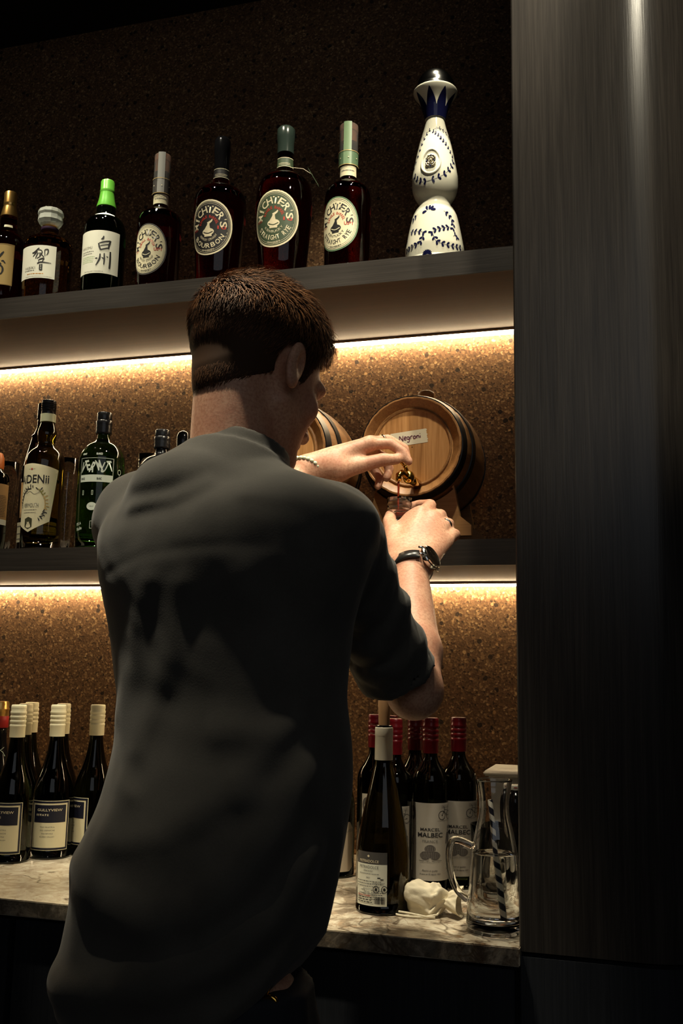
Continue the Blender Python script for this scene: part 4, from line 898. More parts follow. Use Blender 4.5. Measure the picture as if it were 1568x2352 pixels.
def grey_capped():
    b = Bottle('wine_bottle', 'large dark wine bottle with pale grey neck sleeve, in front of the red-capped ones', 'bottle', (877, 2100), (881, 1665), yct(877, 2104) + .040, ZC)
    b.glass([(2100, 61), (1975, 61), (1945, 59.5), (1900, 53), (1870, 47), (1830, 38), (1800, 31), (1775, 25), (1757, 20.6), (1740, 18.5), (1690, 17.5)], DKOL)
    b.part('neck_sleeve', [(1745, 20.6), (1744, 20.8), (1690, 20.3), (1688, 21), (1671, 20.5), (1670, 19)], mat('pale_grey_sleeve', (.46, .42, .33), .55))
    b.part('bottle_lip', [(1671, 18.5), (1669, 19.3), (1666, 19.3), (1665, 17)], BLACKG)
    g = G().lathe(sorted(b.P([(1666, 12.8), (1640, 13.5), (1612, 14.5), (1606, 13)]), key=lambda p: p[1]), 20); o = g.obj('wooden_stopper', mat('stopper_wood', (.26, .14, .06), .6), b.t); autosmooth(o)
    a = Art(b.fn()); S = b.surf; xr, zt = S(889, 1959); _, zh = S(889, 1987); _, zb = S(886, 2083); xl = -b.R * 1.15; W = xr - xl
    a.patch(xl, xr, zb, zh, WHITEP, .0004); a.patch(xl, xr, zh, zt, GREY, .0004)
    cx = S(846, 1975)[0]; a.text('PIETRADOLCE', cx, zh + (zt - zh) * .25, .036, .0042, CREAMW, 0); a.oval(cx, zh + (zt - zh) * .66, .0024, .002, CREAMW, .0007, 4, 1)
    a.text('PIETRADOLCE', cx, zh - .0045, .036, .0050, INK, -.01); a.text('ETNA ROSSO', cx, zh - .0105, .017, .0026, INK)
    H = zh - zb; a.lines(cx - .018, cx + .020, [zh - .0155], .0010, INK); a.text('2021', cx, zh - .021, .007, .0026, INK); a.lines(cx - .024, xr - .004, [zh - .027, zh - .031, zh - .035], .0012, INK)
    a.lines(xl + .012, cx - .006, [zh - .041, zh - .046], .0010, INK); a.lines(cx + .006, xr - .004, [zh - .041 - .0033 * k for k in range(5)], .0011, INK)
    a.text('PRODUCT OF ITALY', xl + .030, zb + H * .40, .026, .0022, INK); a.text('750 mL', xl + .024, zb + H * .335, .012, .0030, INK); a.text('14% ALC/VOL', xl + .030, zb + H * .27, .024, .0042, MIDG)
    a.frame(xl + .008, cx + .010, zb + .003, zb + .019, .0004, INK); a.text('PREGNANCY WARNING', cx - .009, zb + .0155, .027, .0024, RED, .02); a.lines(cx - .022, cx + .008, [zb + .012, zb + .0085, zb + .005], .0017, INK, jit=.05)
    for q in (0, .0135): a.oval(cx + .014 + q, zb + .026, .0052, .0058, INK, .0007, 16, 1, .82); a.oval(cx + .014 + q, zb + .026, .0022, .0025, INK, .0007, 8, 1)
    a.lines(cx + .008, xr - .003, [zb + .035], .0009, INK); a.patch(cx + .016, cx + .021, zb + .043, zb + .0445, INK, .0007, 1, 1); a.patch(cx + .021, cx + .026, zb + .0405, zb + .042, INK, .0007, 1, 1)
    x = cx + .012; rr = random.Random(5)
    while x < xr - .003: ww = rr.choice((.0004, .0006, .0010)); a.patch(x, x + ww, zb + .0035, zb + .0145, INK, .0007, 1, 1); x += ww + rr.choice((.0004, .0007))
    a.obj('label', b.t)
grey_capped()
def rose():
    b = Bottle('wine_bottle', 'dark bottle with plain octagonal tan label half hidden by the shirt', 'bottle', (765, 2022), (767, 1640), yct(765, 2022) + .05, ZC)
    b.glass([(2022, 47), (1850, 47), (1820, 42), (1790, 32), (1750, 22), (1720, 17), (1650, 15)], BLKG); b.part('neck_sleeve', [(1722, 17), (1720, 18), (1645, 17), (1640, 15)], mat('black_cap'))
    a = Art(b.fn()); S = b.surf; xr, zt = S(801, 1888); _, z1 = S(809, 1901); xr1 = S(809, 1901)[0]; _, z2 = S(808, 1990); _, zb = S(800, 2001)
    hx = lambda f: lambda x: f[0] + (f[1] - f[0]) * min(1, max(0, (abs(x) - (xr1 - .009)) / .009))
    a.patch(-xr1, xr1, hx((zb, z2)), hx((zt, z1)), mat('tan_paper', (.52, .42, .30), .6), .0004, 30); a.text('HOUSE', .024, z1 - .004, .040, .0055, MIDG, 0); a.obj('label', b.t)
rose()
def bag():
    Y0 = yct(1000, 2112) + .035; C = at(995, 2083, Y0); t = thing('cotton_pouch', 'small cream cotton drawstring pouch lying on the countertop', 'bag', (C.x, Y0, ZC))
    m = mat('cream_cotton', (.70, .62, .45), .85); NT(m).bump(NT(m).noise(NT(m).coord(), 160, 4).outputs[0], .35, .002)
    n = 40; V = []; Fc = []; st = []
    L = .084; k = 34
    rr = random.Random(2); ph = [rr.random() * 6 for _ in range(6)]
    for i in range(k):
        u = i / (k - 1); x = -.048 + L * u * 1.12
        if u < .12: r = .006 + .021 * math.sqrt(u / .12)
        elif u < .62: r = .027 + .003 * math.sin((u - .12) * 6)
        elif u < .76: r = .027 - .018 * ((u - .62) / .14) ** .8
        else: r = .009 + .016 * ((u - .76) / .24) ** .7
        for j in range(n):
            a = 2 * PI * j / n; q = r * (1 + .10 * math.sin(3 * a + ph[0] + u * 4) + .05 * math.sin(7 * a + ph[1] - u * 9) + (.22 * abs(u - .68) ** .3 * math.sin(11 * a + ph[2]) * max(0, 1 - abs(u - .78) / .22)))
            y = q * math.cos(a); z = q * .92 * math.sin(a) + .024 + .002 * math.sin(u * 9)
            z = max(z, .0006); cr = 1 + .05 * math.sin(9 * a + 14 * u + 2 * math.sin(5 * a)) + .035 * math.sin(17 * a - 22 * u) + (.10 * math.sin(6 * a + 30 * u) if .5 < u < .8 else 0); V.append((x + .004 * math.sin(2 * a + u * 5), y * 1.05 * cr - .008 * u, z * cr - .005 * max(0, u - .6)))
    for i in range(k - 1):
        for j in range(n): q = (j + 1) % n; Fc.append((i * n + j, (i + 1) * n + j, (i + 1) * n + q, i * n + q))
    Fc.append(tuple(range(n)))
    V = [(x, y, max(z, .0006)) for x, y, z in V]
    o = mesh_obj('pouch_body', V, Fc, m, t)
    s = o.modifiers.new('soft', 'SUBSURF'); s.levels = 1; s.render_levels = 1
    g = G(); g.tube([(.018, -.012, .016), (.012, -.030, .006), (-.010, -.040, .0025), (-.034, -.042, .0025), (-.052, -.036, .0025), (-.060, -.026, .003), (-.050, -.030, .006), (-.030, -.038, .0065), (-.005, -.040, .004), (.010, -.036, .003)], .0018, 8)
    g.tube([(.020, -.004, .018), (.034, -.004, .012), (.050, .000, .004), (.066, .004, .003), (.082, .004, .003)], .0018, 8); g.ball((.066, .004, .0045), .0042, 0, 8); g.obj('drawstring', m, t)
bag()
def carafe():
    b = Bottle('water_carafe', 'clear glass water carafe with handle and striped straw, against the pillar', 'carafe', (1136, 2150), (1133, 1790), yct(1137, 2158) + .046, ZC)
    out = b.P([(2150, 64), (2143, 66.5), (2125, 66.5), (2080, 63), (2020, 58), (1960, 53), (1910, 44), (1885, 38), (1862, 34.5), (1835, 35), (1810, 39), (1790, 42.5)])
    out = [(out[0][0] * .9, 0), (out[0][0], .002)] + [p for p in out if p[1] > .004]; out = out[:2] + smooth_prof(sorted(out[2:], key=lambda p: p[1]))
    H = out[-1][1]; inn = [(r - .0022, z) for r, z in reversed(out) if z > .016]; inn += [(inn[-1][0] * .9, .0135), (.0008, .0125)]
    G().lathe(out + inn, 56).obj('glass_wall', GLASS, b.t)
    zw = b.z(1958); wi = [(r - .00225, z) for r, z in out if .017 < z < zw]
    wp = [(.0008, .0130), (wi[0][0] * .9, .0140)] + wi + [(wi[-1][0], zw), (wi[-1][0] - .003, zw - .0008), (.0008, zw - .0008)]
    G().lathe(wp, 56, close0=False, close1=False).obj('water', WATER, b.t)
    # handle, towards the left
    al = -b.rot; u = Vector((math.cos(PI + al), math.sin(PI + al), 0)); rt = lambda z: float(np.interp(z, [p[1] for p in sorted(out, key=lambda p: p[1])], [p[0] for p in sorted(out, key=lambda p: p[1])]))
    k_ = b.r(1950, 1)
    pts = [(51, 1946), (68, 1939), (88, 1934), (100, 1940), (106, 1962), (104, 2000), (97, 2030), (84, 2054), (62, 2072)]
    G().tube(smooth3([u * (x * k_) + Vector((0, 0, b.z(y))) for x, y in pts]), .0072, 14, flat=.75).obj('handle', GLASS, b.t)
    # striped straw leaning inside
    s = thing('striped_straw', 'black and white striped paper straw standing in the water carafe', 'straw', b.loc, b.rot)
    p0 = Vector(((1152 - 1136) * k_, 0, .0175)); p1 = Vector(((1127 - 1136) * k_, -.004, b.z(1836))); d = (p1 - p0); g = G(); n = 16; K = 150; a_ = d.cross(Vector((0, 1, 0))).normalized(); c_ = d.normalized().cross(a_)
    V = []; Fc = []; Mi = []
    for i in range(K + 1):
        for j in range(n): t = 2 * PI * j / n; V.append(p0 + d * (i / K) + (a_ * math.cos(t) + c_ * math.sin(t)) * .0038)
    for i in range(K):
        for j in range(n):
            q = (j + 1) % n; Fc.append((i * n + j, i * n + q, (i + 1) * n + q, (i + 1) * n + j)); Mi.append(int((i * d.length / K / .020 + j / n) % 1 < .5))
    mesh_obj('straw_tube', V, Fc, [mat('white_straw_paper', (.75, .70, .58), .5), NAVY], s, True, Mi)
def smooth3(P, sub=5):
    P = [Vector(p) for p in P]; out = []
    for i in range(len(P) - 1):
        p0, p1, p2, p3 = P[max(i - 1, 0)], P[i], P[i + 1], P[min(i + 2, len(P) - 1)]
        for j in range(sub):
            t = j / sub; out.append(.5 * ((2 * p1) + (p2 - p0) * t + (2 * p0 - 5 * p1 + 4 * p2 - p3) * t * t + (3 * p1 - p0 - 3 * p2 + p3) * t ** 3))
    out.append(P[-1]); return out
carafe()
def behind_carafe():
    Y = 1.80; b = Bottle('mixing_glass', 'wide clear mixing glass standing behind the water carafe', 'glass', (1137, 2075), (1135, 1893), Y, ZC)
    H = b.z(1893); r = b.r(1893, 57); G().lathe([(r * .70, 0), (r * .76, .004), (r * .88, H * .4), (r, H), (r - .003, H), (r * .85, H * .4), (r * .70, .012), (.001, .010)], 44).obj('glass_wall', GLASS, b.t)
    # white machine and bottle at the back corner
    Yb = 1.93; p0 = at(1110, 1782, Yb); x0 = p0.x; t = thing('soda_machine', 'white plastic soda machine in the back corner, mostly behind the pillar', 'appliance', (x0 + .09, Yb, ZC))
    z1 = p0.z - ZC; WP = mat('white_plastic', (.66, .63, .55), .35)
    G().box(-.09, .10, -.005, .15, z1, z1 + .010, bev=.003).obj('top_plate', WP, t)
    P = [(-.082, z1), (-.080, z1 - .10), (-.055, z1 - .16), (-.055, .03), (-.085, .02), (-.085, 0), (.09, 0), (.09, z1)]
    G().prism(P, .012, .14).obj('machine_body', WP, t, False)
    G().prism([(-.045, z1 - .012), (-.02, z1 - .012), (-.024, z1 - .035), (-.041, z1 - .035)], .002, .013).obj('nozzle', mat('white_plastic'), t, False)
    b = Bottle('syrup_bottle', 'black bottle with white red-marked cap beside the soda machine', 'bottle', (1186, 2040), (1182, 1802), 1.87, ZC)
    b.glass([(2040, 26), (1850, 26), (1830, 22), (1818, 13), (1812, 11)], BLACKG); b.part('cap', [(1814, 12.6), (1812, 13), (1804, 12.5), (1802, 10)], WP)
    a = Art(b.fn()); k = b.rad(b.z(1807)); a2 = Art(lambda x, z, e: ((.0098 + e) * math.sin(x / .0098), -(.0098 + e) * math.cos(x / .0098), z))
    kr = b.r(1808, 12.9); a2.fn = lambda x, z, e: ((kr + e) * math.sin(x / kr), -(kr + e) * math.cos(x / kr), z); a2.patch(-.003, .003, b.z(1809), b.z(1807), RED, .0004, 4, 1); a2.obj('red_mark', b.t)
behind_carafe()
#== the bartender ==#
def smin(a, b, k):
    h = np.clip(.5 + .5 * (b - a) / k, 0, 1); return b * (1 - h) + a * h - k * h * (1 - h)
def A3(v): return np.array([v[0], v[1], v[2]], float)
def d_cone(P, a, b, r1, r2):
    a, b = A3(a), A3(b); ab = b - a; t = np.clip(((P - a) @ ab) / (ab @ ab), 0, 1)
    return np.linalg.norm(P - a - t[:, None] * ab, axis=1) - (r1 + (r2 - r1) * t)
def d_ell(P, c, r, R=None):
    q = P - A3(c)
    if R is not None: q = q @ R                       # columns of R are the local axes
    r = np.array(r, float); k0 = np.linalg.norm(q / r, axis=1); k1 = np.linalg.norm(q / (r * r), axis=1) + 1e-9
    return k0 * (k0 - 1) / k1
def polygonize(f, lo, hi, h, bs=20, margin=1.15):
    lo = np.array(lo, float); hi = np.array(hi, float); nb = np.ceil((hi - lo) / (h * bs)).astype(int)
    I = np.stack(np.meshgrid(*[np.arange(n) for n in nb], indexing='ij'), -1).reshape(-1, 3)
    ce = lo + (I + .5) * bs * h; act = np.abs(f(ce)) < bs * h * .87 * margin + 2 * h; I = I[act]
    n = bs + 2; loc = np.stack(np.meshgrid(*[np.arange(n)] * 3, indexing='ij'), -1).reshape(-1, 3)
    VI = []; VP = []; FQ = []
    off = np.array([[i, j, k] for i in (0, 1) for j in (0, 1) for k in (0, 1)])
    edges = [(a, b) for a in range(8) for b in range(a + 1, 8) if np.abs(off[a] - off[b]).sum() == 1]
    BIG = 4096
    key = lambda g: (g[..., 0] * BIG + g[..., 1]) * BIG + g[..., 2]
    for blk in I:
        o = blk * bs - 1; V = f(lo + (loc + o) * h).reshape(n, n, n)
        if V.min() > 0 or V.max() < 0: continue
        m = bs + 1; C = np.stack([V[a:a + m, b:b + m, c:c + m] for a, b, c in off], -1); S = C < 0
        on = S.any(-1) & ~S.all(-1); idx = np.argwhere(on)
        if not len(idx): continue
        c = C[on]; s = S[on]; acc = np.zeros((len(idx), 3)); cnt = np.zeros(len(idx))
        for a, b in edges:
            x = s[:, a] != s[:, b]; va, vb = c[x, a], c[x, b]; t = va / (va - vb)
            acc[x] += off[a] + t[:, None] * (off[b] - off[a]); cnt[x] += 1
        p = lo + (idx + o + acc / cnt[:, None]) * h; VI.append(key(idx + o + 1)); VP.append(p)
        for ax in range(3):
            e = np.zeros(3, int); e[ax] = 1; b1 = np.zeros(3, int); b2 = np.zeros(3, int); b1[(ax + 1) % 3] = 1; b2[(ax + 2) % 3] = 1
            A = V[1:bs + 1, 1:bs + 1, 1:bs + 1]; Bv = V[1 + e[0]:bs + 1 + e[0], 1 + e[1]:bs + 1 + e[1], 1 + e[2]:bs + 1 + e[2]]
            for sg in (0, 1):
                q = np.argwhere((A < 0) & (Bv >= 0)) if sg == 0 else np.argwhere((A >= 0) & (Bv < 0))
                if not len(q): continue
                q = q + 1; quad = [q - b1 - b2, q - b2, q, q - b1]
                if sg: quad = quad[::-1]
                FQ.append(np.stack([key(z + o + 1) for z in quad], -1))
    VI = np.concatenate(VI); VP = np.concatenate(VP); FQ = np.concatenate(FQ)
    u, first = np.unique(VI, return_index=True); P = VP[first]; Fi = np.searchsorted(u, FQ)
    return P, Fi
def sdf_obj(name, f, lo, hi, h, m, parent, inv=None, smooth=2, midx=None):
    P, Q = polygonize(f, lo, hi, h)
    if midx is not None: mi = midx(P[Q].mean(1)).astype(int)
    if inv is not None: P = (P - A3(inv[0])) @ inv[1]
    me = bpy.data.meshes.new(name); me.vertices.add(len(P)); me.vertices.foreach_set('co', P.astype(np.float32).ravel())
    me.loops.add(len(Q) * 4); me.loops.foreach_set('vertex_index', Q.astype(np.int32).ravel())
    me.polygons.add(len(Q)); me.polygons.foreach_set('loop_start', np.arange(len(Q), dtype=np.int32) * 4)
    for q in (m if isinstance(m, (list, tuple)) else [m]): me.materials.append(q)
    if midx is not None: me.polygons.foreach_set('material_index', mi.astype(np.int32))
    me.update(calc_edges=True); me.validate(); me.polygons.foreach_set('use_smooth', [True] * len(me.polygons))
    o = bpy.data.objects.new(name, me); COL.objects.link(o); o.parent = parent
    if smooth: s = o.modifiers.new('smooth', 'SMOOTH'); s.factor = .5; s.iterations = smooth
    return o
def yawdir(d): d = math.radians(d); return np.array([math.sin(d), math.cos(d), 0.])   # 0 = towards the wall, + = towards the pillar
# ---- skeleton (metres; pixels only tell where the photo shows each joint)
NECK = A3(at(548, 1010, 1.225)); PSI = 19.
rt = np.array([math.cos(math.radians(PSI)), -math.sin(math.radians(PSI)), 0.]); fw = yawdir(PSI)
SR = A3(at(762, 1215, 1.235)); ER = A3(at(952, 1585, 1.415)); WR = A3(at(943, 1305, 1.60))
SL = A3(at(330, 1190, 1.31)); EL = np.array([-.690, 1.500, EYE + .105]); WL = A3(at(702, 1079, 1.655))
PER = thing('person', 'man seen from behind in a charcoal shirt, pouring from the barrel tap into a glass', 'person', (-.60, 1.17, 0))
PO = np.array([-.60, 1.17, 0])
IV = (PO, np.eye(3))
# head frame
HYAW = 27.
fh = yawdir(HYAW); tilt = math.radians(24); roll = math.radians(-4)
HR = np.array([math.cos(math.radians(HYAW)), -math.sin(math.radians(HYAW)), 0.])
HF = fh * math.cos(tilt) + np.array([0, 0, -1.]) * math.sin(tilt); HU = np.cross(HR, HF)
HR, HU = HR * math.cos(roll) - HU * math.sin(roll), HU * math.cos(roll) + HR * math.sin(roll)
HM = np.stack([HR, HF, HU], 1)                        # local (right, forward, up) -> world
HC = A3(at(590, 866, 1.275))                          # midway between the ears
def hp(x, y, z): return HC + HM @ np.array([x, y, z])
def head_d(P):
    q = (P - HC) @ HM; q2 = q.copy(); q2[:, 0] = np.abs(q2[:, 0]); E = lambda c, r: d_ell(q, c, r); E2 = lambda c, r: d_ell(q2, c, r)
    d = E((0, -.014, .038), (.0785, .101, .084)); d = smin(d, E((0, .035, -.020), (.062, .060, .072)), .03)
    d = smin(d, E((0, .052, -.062), (.046, .044, .042)), .025); d = smin(d, E((0, .083, -.098), (.020, .016, .016)), .022)
    d = smin(d, d_cone(q2, (.056, .012, -.052), (.018, .080, -.098), .013, .012), .025)
    d = smin(d, E2((.030, .078, .022), (.026, .016, .010)), .014); d = smin(d, E2((.042, .066, -.022), (.020, .018, .017)), .02)
    d = smin(d, d_cone(q, (0, .088, .010), (0, .112, -.030), .007, .0105), .010); d = smin(d, E2((.011, .103, -.034), (.007, .008, .006)), .006)
    d = -smin(-d, E2((.031, .098, .002), (.014, .014, .009)), .008)
    d = smin(d, E((0, .092, -.062), (.023, .012, .0055)), .006); d = smin(d, E((0, .091, -.072), (.019, .012, .006)), .005)
    # ears: cupped shells
    Re = np.array([[.951, .309, 0], [-.309, .951, 0], [0, 0, 1]]).T
    qe = (q2 - np.array([.083, -.004, -.004])) @ Re
    e = d_ell(qe, (0, 0, 0), (.0080, .020, .034)); e = smin(e, d_ell(qe, (.002, .002, -.030), (.006, .010, .011)), .008)
    e = -smin(-e, d_ell(qe, (.010, .004, .002), (.0075, .011, .019)), .004)
    d = smin(d, e, .006)
    return d
def near(c, R):                                       # skip far pieces of a distance field
    c = A3(c)
    def deco(f):
        def g_(P):
            dist = np.linalg.norm(P - c, axis=1)
            return dist - R * .6 if dist.min() > R else f(P)
        return g_
    return deco
head_d = near(HC, .30)(head_d)
@near(at(965, 1220, 1.70), .17)
def hand_R(P):
    a = lambda *p: at(*p); d = None
    def S(x, k=.012):
        nonlocal d
        d = x if d is None else smin(d, x, k)
    K = [a(966, 1182, 1.690), a(994, 1192, 1.692), a(1010, 1213, 1.688), a(1022, 1243, 1.678)]
    W1, W2 = a(922, 1298, 1.600), a(966, 1298, 1.600)
    S(d_cone(P, W1, K[0], .021, .0155)); S(d_cone(P, (W1 + W2) / 2, K[1], .021, .0150)); S(d_cone(P, W2, K[2], .021, .0140)); S(d_cone(P, W2, K[3], .020, .0130))
    S(d_cone(P, a(925, 1262, 1.64), a(940, 1200, 1.69), .017, .014), .018)
    fing = [(K[0], a(988, 1160, 1.728), a(962, 1160, 1.757), a(934, 1166, 1.756), .0120, .0108, .0095, .0082),
            (K[1], a(1012, 1183, 1.735), a(980, 1181, 1.763), a(943, 1184, 1.760), .0118, .0108, .0095, .0082),
            (K[2], a(1030, 1203, 1.730), a(996, 1200, 1.762), a(955, 1200, 1.762), .0112, .0104, .0092, .0080),
            (K[3], a(1044, 1228, 1.708), a(1028, 1220, 1.738), a(992, 1214, 1.755), .0108, .0104, .0088, .0074)]
    for k, p, q, t, r0, r1, r2, r3 in fing:
        f_ = np.minimum(np.minimum(d_cone(P, k, p, r0, r1), d_cone(P, p, q, r1, r2)), d_cone(P, q, t, r2, r3)); f_ = smin(f_, d_ell(P, k, (r0 * 1.08,) * 3), .004); S(f_, .007)
    c, m1, i1, t1 = a(908, 1262, 1.632), a(901, 1222, 1.662), a(894, 1198, 1.695), a(897, 1184, 1.716)
    S(d_cone(P, W1, c, .019, .0165), .02); th = np.minimum(np.minimum(d_cone(P, c, m1, .0175, .0145), d_cone(P, m1, i1, .0140, .0120)), d_cone(P, i1, t1, .0122, .0105)); S(th, .010)
    S(d_cone(P, a(908, 1228, 1.668), a(948, 1192, 1.690), .010, .012), .014)       # web between thumb and palm
    return d
@near(at(830, 1070, 1.71), .19)
def hand_L(P):
    a = lambda *p: at(*p); d = None
    def S(x, k=.010):
        nonlocal d
        d = x if d is None else smin(d, x, k)
    K = [a(846, 1020, 1.705), a(850, 1018, 1.728), a(846, 1034, 1.748), a(838, 1056, 1.758)]
    W1, W2 = a(706, 1070, 1.652), a(706, 1090, 1.660)
    S(d_cone(P, W1, K[0], .0185, .0140)); S(d_cone(P, W1, K[1], .0185, .0140)); S(d_cone(P, W2, K[2], .0185, .0135)); S(d_cone(P, W2, K[3], .018, .0125)); S(d_cone(P, a(770, 1072, 1.675), a(835, 1062, 1.725), .023, .015), .02)
    fing = [(K[0], a(896, 1019, 1.722), a(925, 1038, 1.726), a(938, 1060, 1.727), .0118, .0102, .0090, .0078),
            (K[1], a(890, 1010, 1.752), a(928, 1030, 1.766), a(934, 1052, 1.766), .0118, .0104, .0090, .0078),
            (K[2], a(884, 1052, 1.770), a(894, 1078, 1.772), a(888, 1098, 1.764), .0110, .0098, .0088, .0076),
            (K[3], a(860, 1080, 1.774), a(872, 1100, 1.772), a(868, 1117, 1.764), .0102, .0090, .0080, .0070)]
    for k, p, q, t, r0, r1, r2, r3 in fing:
        f_ = np.minimum(np.minimum(d_cone(P, k, p, r0, r1), d_cone(P, p, q, r1, r2)), d_cone(P, q, t, r2, r3)); f_ = smin(f_, d_ell(P, k, (r0 * 1.05,) * 3), .004); S(f_, .006)
    c, m1, i1, t1 = a(770, 1082, 1.672), a(828, 1068, 1.690), a(878, 1056, 1.705), a(910, 1055, 1.716)
    S(d_cone(P, W2, c, .018, .018), .02); S(np.minimum(np.minimum(d_cone(P, c, m1, .018, .0150), d_cone(P, m1, i1, .0140, .0120)), d_cone(P, i1, t1, .0125, .0095)), .010)
    return d
# torso profile read down the back: pixel row, left px, right px, distance, depth/width
TS = [(1075, 425, 630, 1.225, .52), (1105, 345, 690, 1.225, .50), (1140, 290, 760, 1.225, .52), (1180, 250, 835, 1.22, .56), (1230, 229, 838, 1.215, .60), (1320, 236, 815, 1.205, .64), (1450, 260, 782, 1.195, .66),
      (1600, 276, 775, 1.180, .66), (1720, 272, 786, 1.165, .68), (1820, 248, 784, 1.150, .70), (1920, 212, 770, 1.135, .72), (2040, 180, 745, 1.120, .74), (2140, 156, 724, 1.110, .74), (2240, 134, 700, 1.100, .74), (2330, 130, 640, 1.095, .74), (2420, 150, 560, 1.09, .74)]
T_z = []; T_c = []; T_a = []; T_k = []
for y, l, r, Y, k in TS:
    c = at((l + r) / 2, y, Y); T_z.append(c.z); T_c.append((c.x, c.y)); T_a.append((r - l) / 2 * mpp((l + r) / 2, c)); T_k.append(k)
ordr = np.argsort(T_z); T_z = np.array(T_z)[ordr]; T_c = np.array(T_c)[ordr]; T_a = np.array(T_a)[ordr]; T_k = np.array(T_k)[ordr]
def cub(x, xs, ys):                                   # smooth interpolation of the profile
    s = np.linspace(xs[0], xs[-1], 240); y = np.interp(s, xs, ys)
    w_ = np.hanning(19); w_ /= w_.sum(); y = np.convolve(np.pad(y, 9, mode='edge'), w_, 'valid'); return np.interp(x, s, y)
VA = math.radians(PSI + 27)
def torso_d(P, shrink=0.):
    z = np.clip(P[:, 2], T_z[0], T_z[-1]); cx = cub(z, T_z, T_c[:, 0]); cy = cub(z, T_z, T_c[:, 1]); hw = cub(z, T_z, T_a); k = cub(z, T_z, T_k)
    a = hw / np.sqrt(math.cos(VA) ** 2 + (k * math.sin(VA)) ** 2); b = a * k; a = a - shrink; b = b - shrink
    dx = P[:, 0] - cx; dy = P[:, 1] - cy; u = dx * rt[0] + dy * rt[1]; v = dx * fw[0] + dy * fw[1]
    q = (np.abs(u / a) ** 2.3 + np.abs(v / b) ** 2.3) ** (1 / 2.3); d = (q - 1) * np.minimum(a, b) * .95
    return np.maximum(d, np.maximum(T_z[0] - P[:, 2], P[:, 2] - T_z[-1]) - .0)
def body_d(P):
    d = np.maximum(torso_d(P, .030), 1.06 - P[:, 2])
    d = smin(d, d_cone(P, NECK - np.array([.01, -.0, .05]), hp(0, -.030, -.045), .058, .054), .03)
    d = smin(d, d_cone(P, NECK + rt * .02 - np.array([0, 0, .075]), SR - np.array([0, 0, .02]), .04, .042), .03); d = smin(d, d_cone(P, NECK - rt * .03 - np.array([0, 0, .075]), SL - np.array([0, 0, .02]), .04, .042), .03)
    d = smin(d, head_d(P), .02)
    pR = ER + (WR - ER) * .28
    d = smin(d, d_cone(P, SR, ER, .050, .040), .02); d = smin(d, d_cone(P, ER, pR, .0375, .0415), .012); d = smin(d, d_cone(P, pR, WR, .0415, .0275), .012)
    d = smin(d, d_ell(P, ER + np.array([.0, -.012, -.006]), (.030, .030, .030)), .015)
    pL = EL + (WL - EL) * .28; d = smin(d, d_cone(P, SL, EL, .048, .040), .02); d = smin(d, d_cone(P, EL, pL, .040, .041), .012); d = smin(d, d_cone(P, pL, WL, .041, .0215), .012)
    d = smin(d, hand_R(P), .012); d = smin(d, hand_L(P), .012)
    hip = A3(at(430, 2330, 1.10)); 
    for sg in (-1, 1):
        h_ = hip + rt * .072 * sg; kn = np.array([h_[0] + sg * .02, h_[1] + .03, .50]); an = np.array([h_[0] + sg * .03, h_[1] - .01, .10]); d = smin(d, d_cone(P, h_, kn, .080, .055), .03); d = smin(d, d_cone(P, kn, an, .054, .036), .02)
    return d
body = sdf_obj('body', body_d, (-1.02, .88, .06), (-.12, 1.86, 2.02), .0030, SKIN, PER, IV, 3)

# shirt: loose torso, right sleeve rolled above the elbow, left sleeve, collar, folds
def px3(pts, Y): return [A3(at(x, y, Y)) for x, y in pts]
FOLDS = [  # polyline in the photo, distance, height of the ridge, width of the ridge
    ([(120, 2290), (250, 2275), (400, 2245), (520, 2200), (640, 2120), (760, 1960)], .99, .020, .021),
    ([(150, 2010), (230, 2090), (340, 2130), (460, 2100), (560, 2020), (680, 1880), (790, 1700)], .99, .015, .024),
    ([(190, 1930), (260, 1950), (370, 1930), (500, 1850), (620, 1740), (740, 1600)], 1.0, .006, .020),
    ([(160, 2200), (170, 2080), (210, 1960), (270, 1840)], .99, .008, .020),
    ([(330, 1330), (300, 1450), (290, 1600), (300, 1720)], 1.06, .003, .016), ([(410, 1330), (390, 1480), (340, 1640), (270, 1800)], 1.03, .004, .018),
    ([(560, 1320), (600, 1400), (650, 1480), (690, 1560)], 1.06, .003, .018), ([(640, 1270), (700, 1350), (760, 1450)], 1.08, .004, .016),
    ([(790, 1600), (700, 1660), (600, 1690), (500, 1690)], 1.05, .003, .018), ([(800, 1700), (720, 1790), (640, 1830), (560, 1840)], 1.02, .004, .018),
    ([(480, 2350), (600, 2270), (700, 2160)], 1.0, .006, .010), ([(300, 1160), (400, 1150), (480, 1110)], 1.12, .005, .012), ([(560, 1150), (680, 1160), (780, 1195)], 1.12, .004, .011),
    ([(240, 1300), (330, 1270), (460, 1262), (600, 1262), (720, 1280)], 1.09, -.0012, .008)]
FP = [(np.array(px3(p, Y)), a, w_) for p, Y, a, w_ in FOLDS]
VDIR = A3(at(500, 1700, 1.)) - np.array([0, 0, EYE]); VDIR /= np.linalg.norm(VDIR)
def vnoise(P, s, sd):
    r = np.random.default_rng(sd); o = 0
    for k in range(7):
        d = r.normal(size=3) * s * (1 + .35 * k); d[2] *= .55; o = o + np.sin(P @ d + r.random() * 6.28 + 1.3 * np.sin(P @ (r.normal(size=3) * s * .6))) / 7
    return o
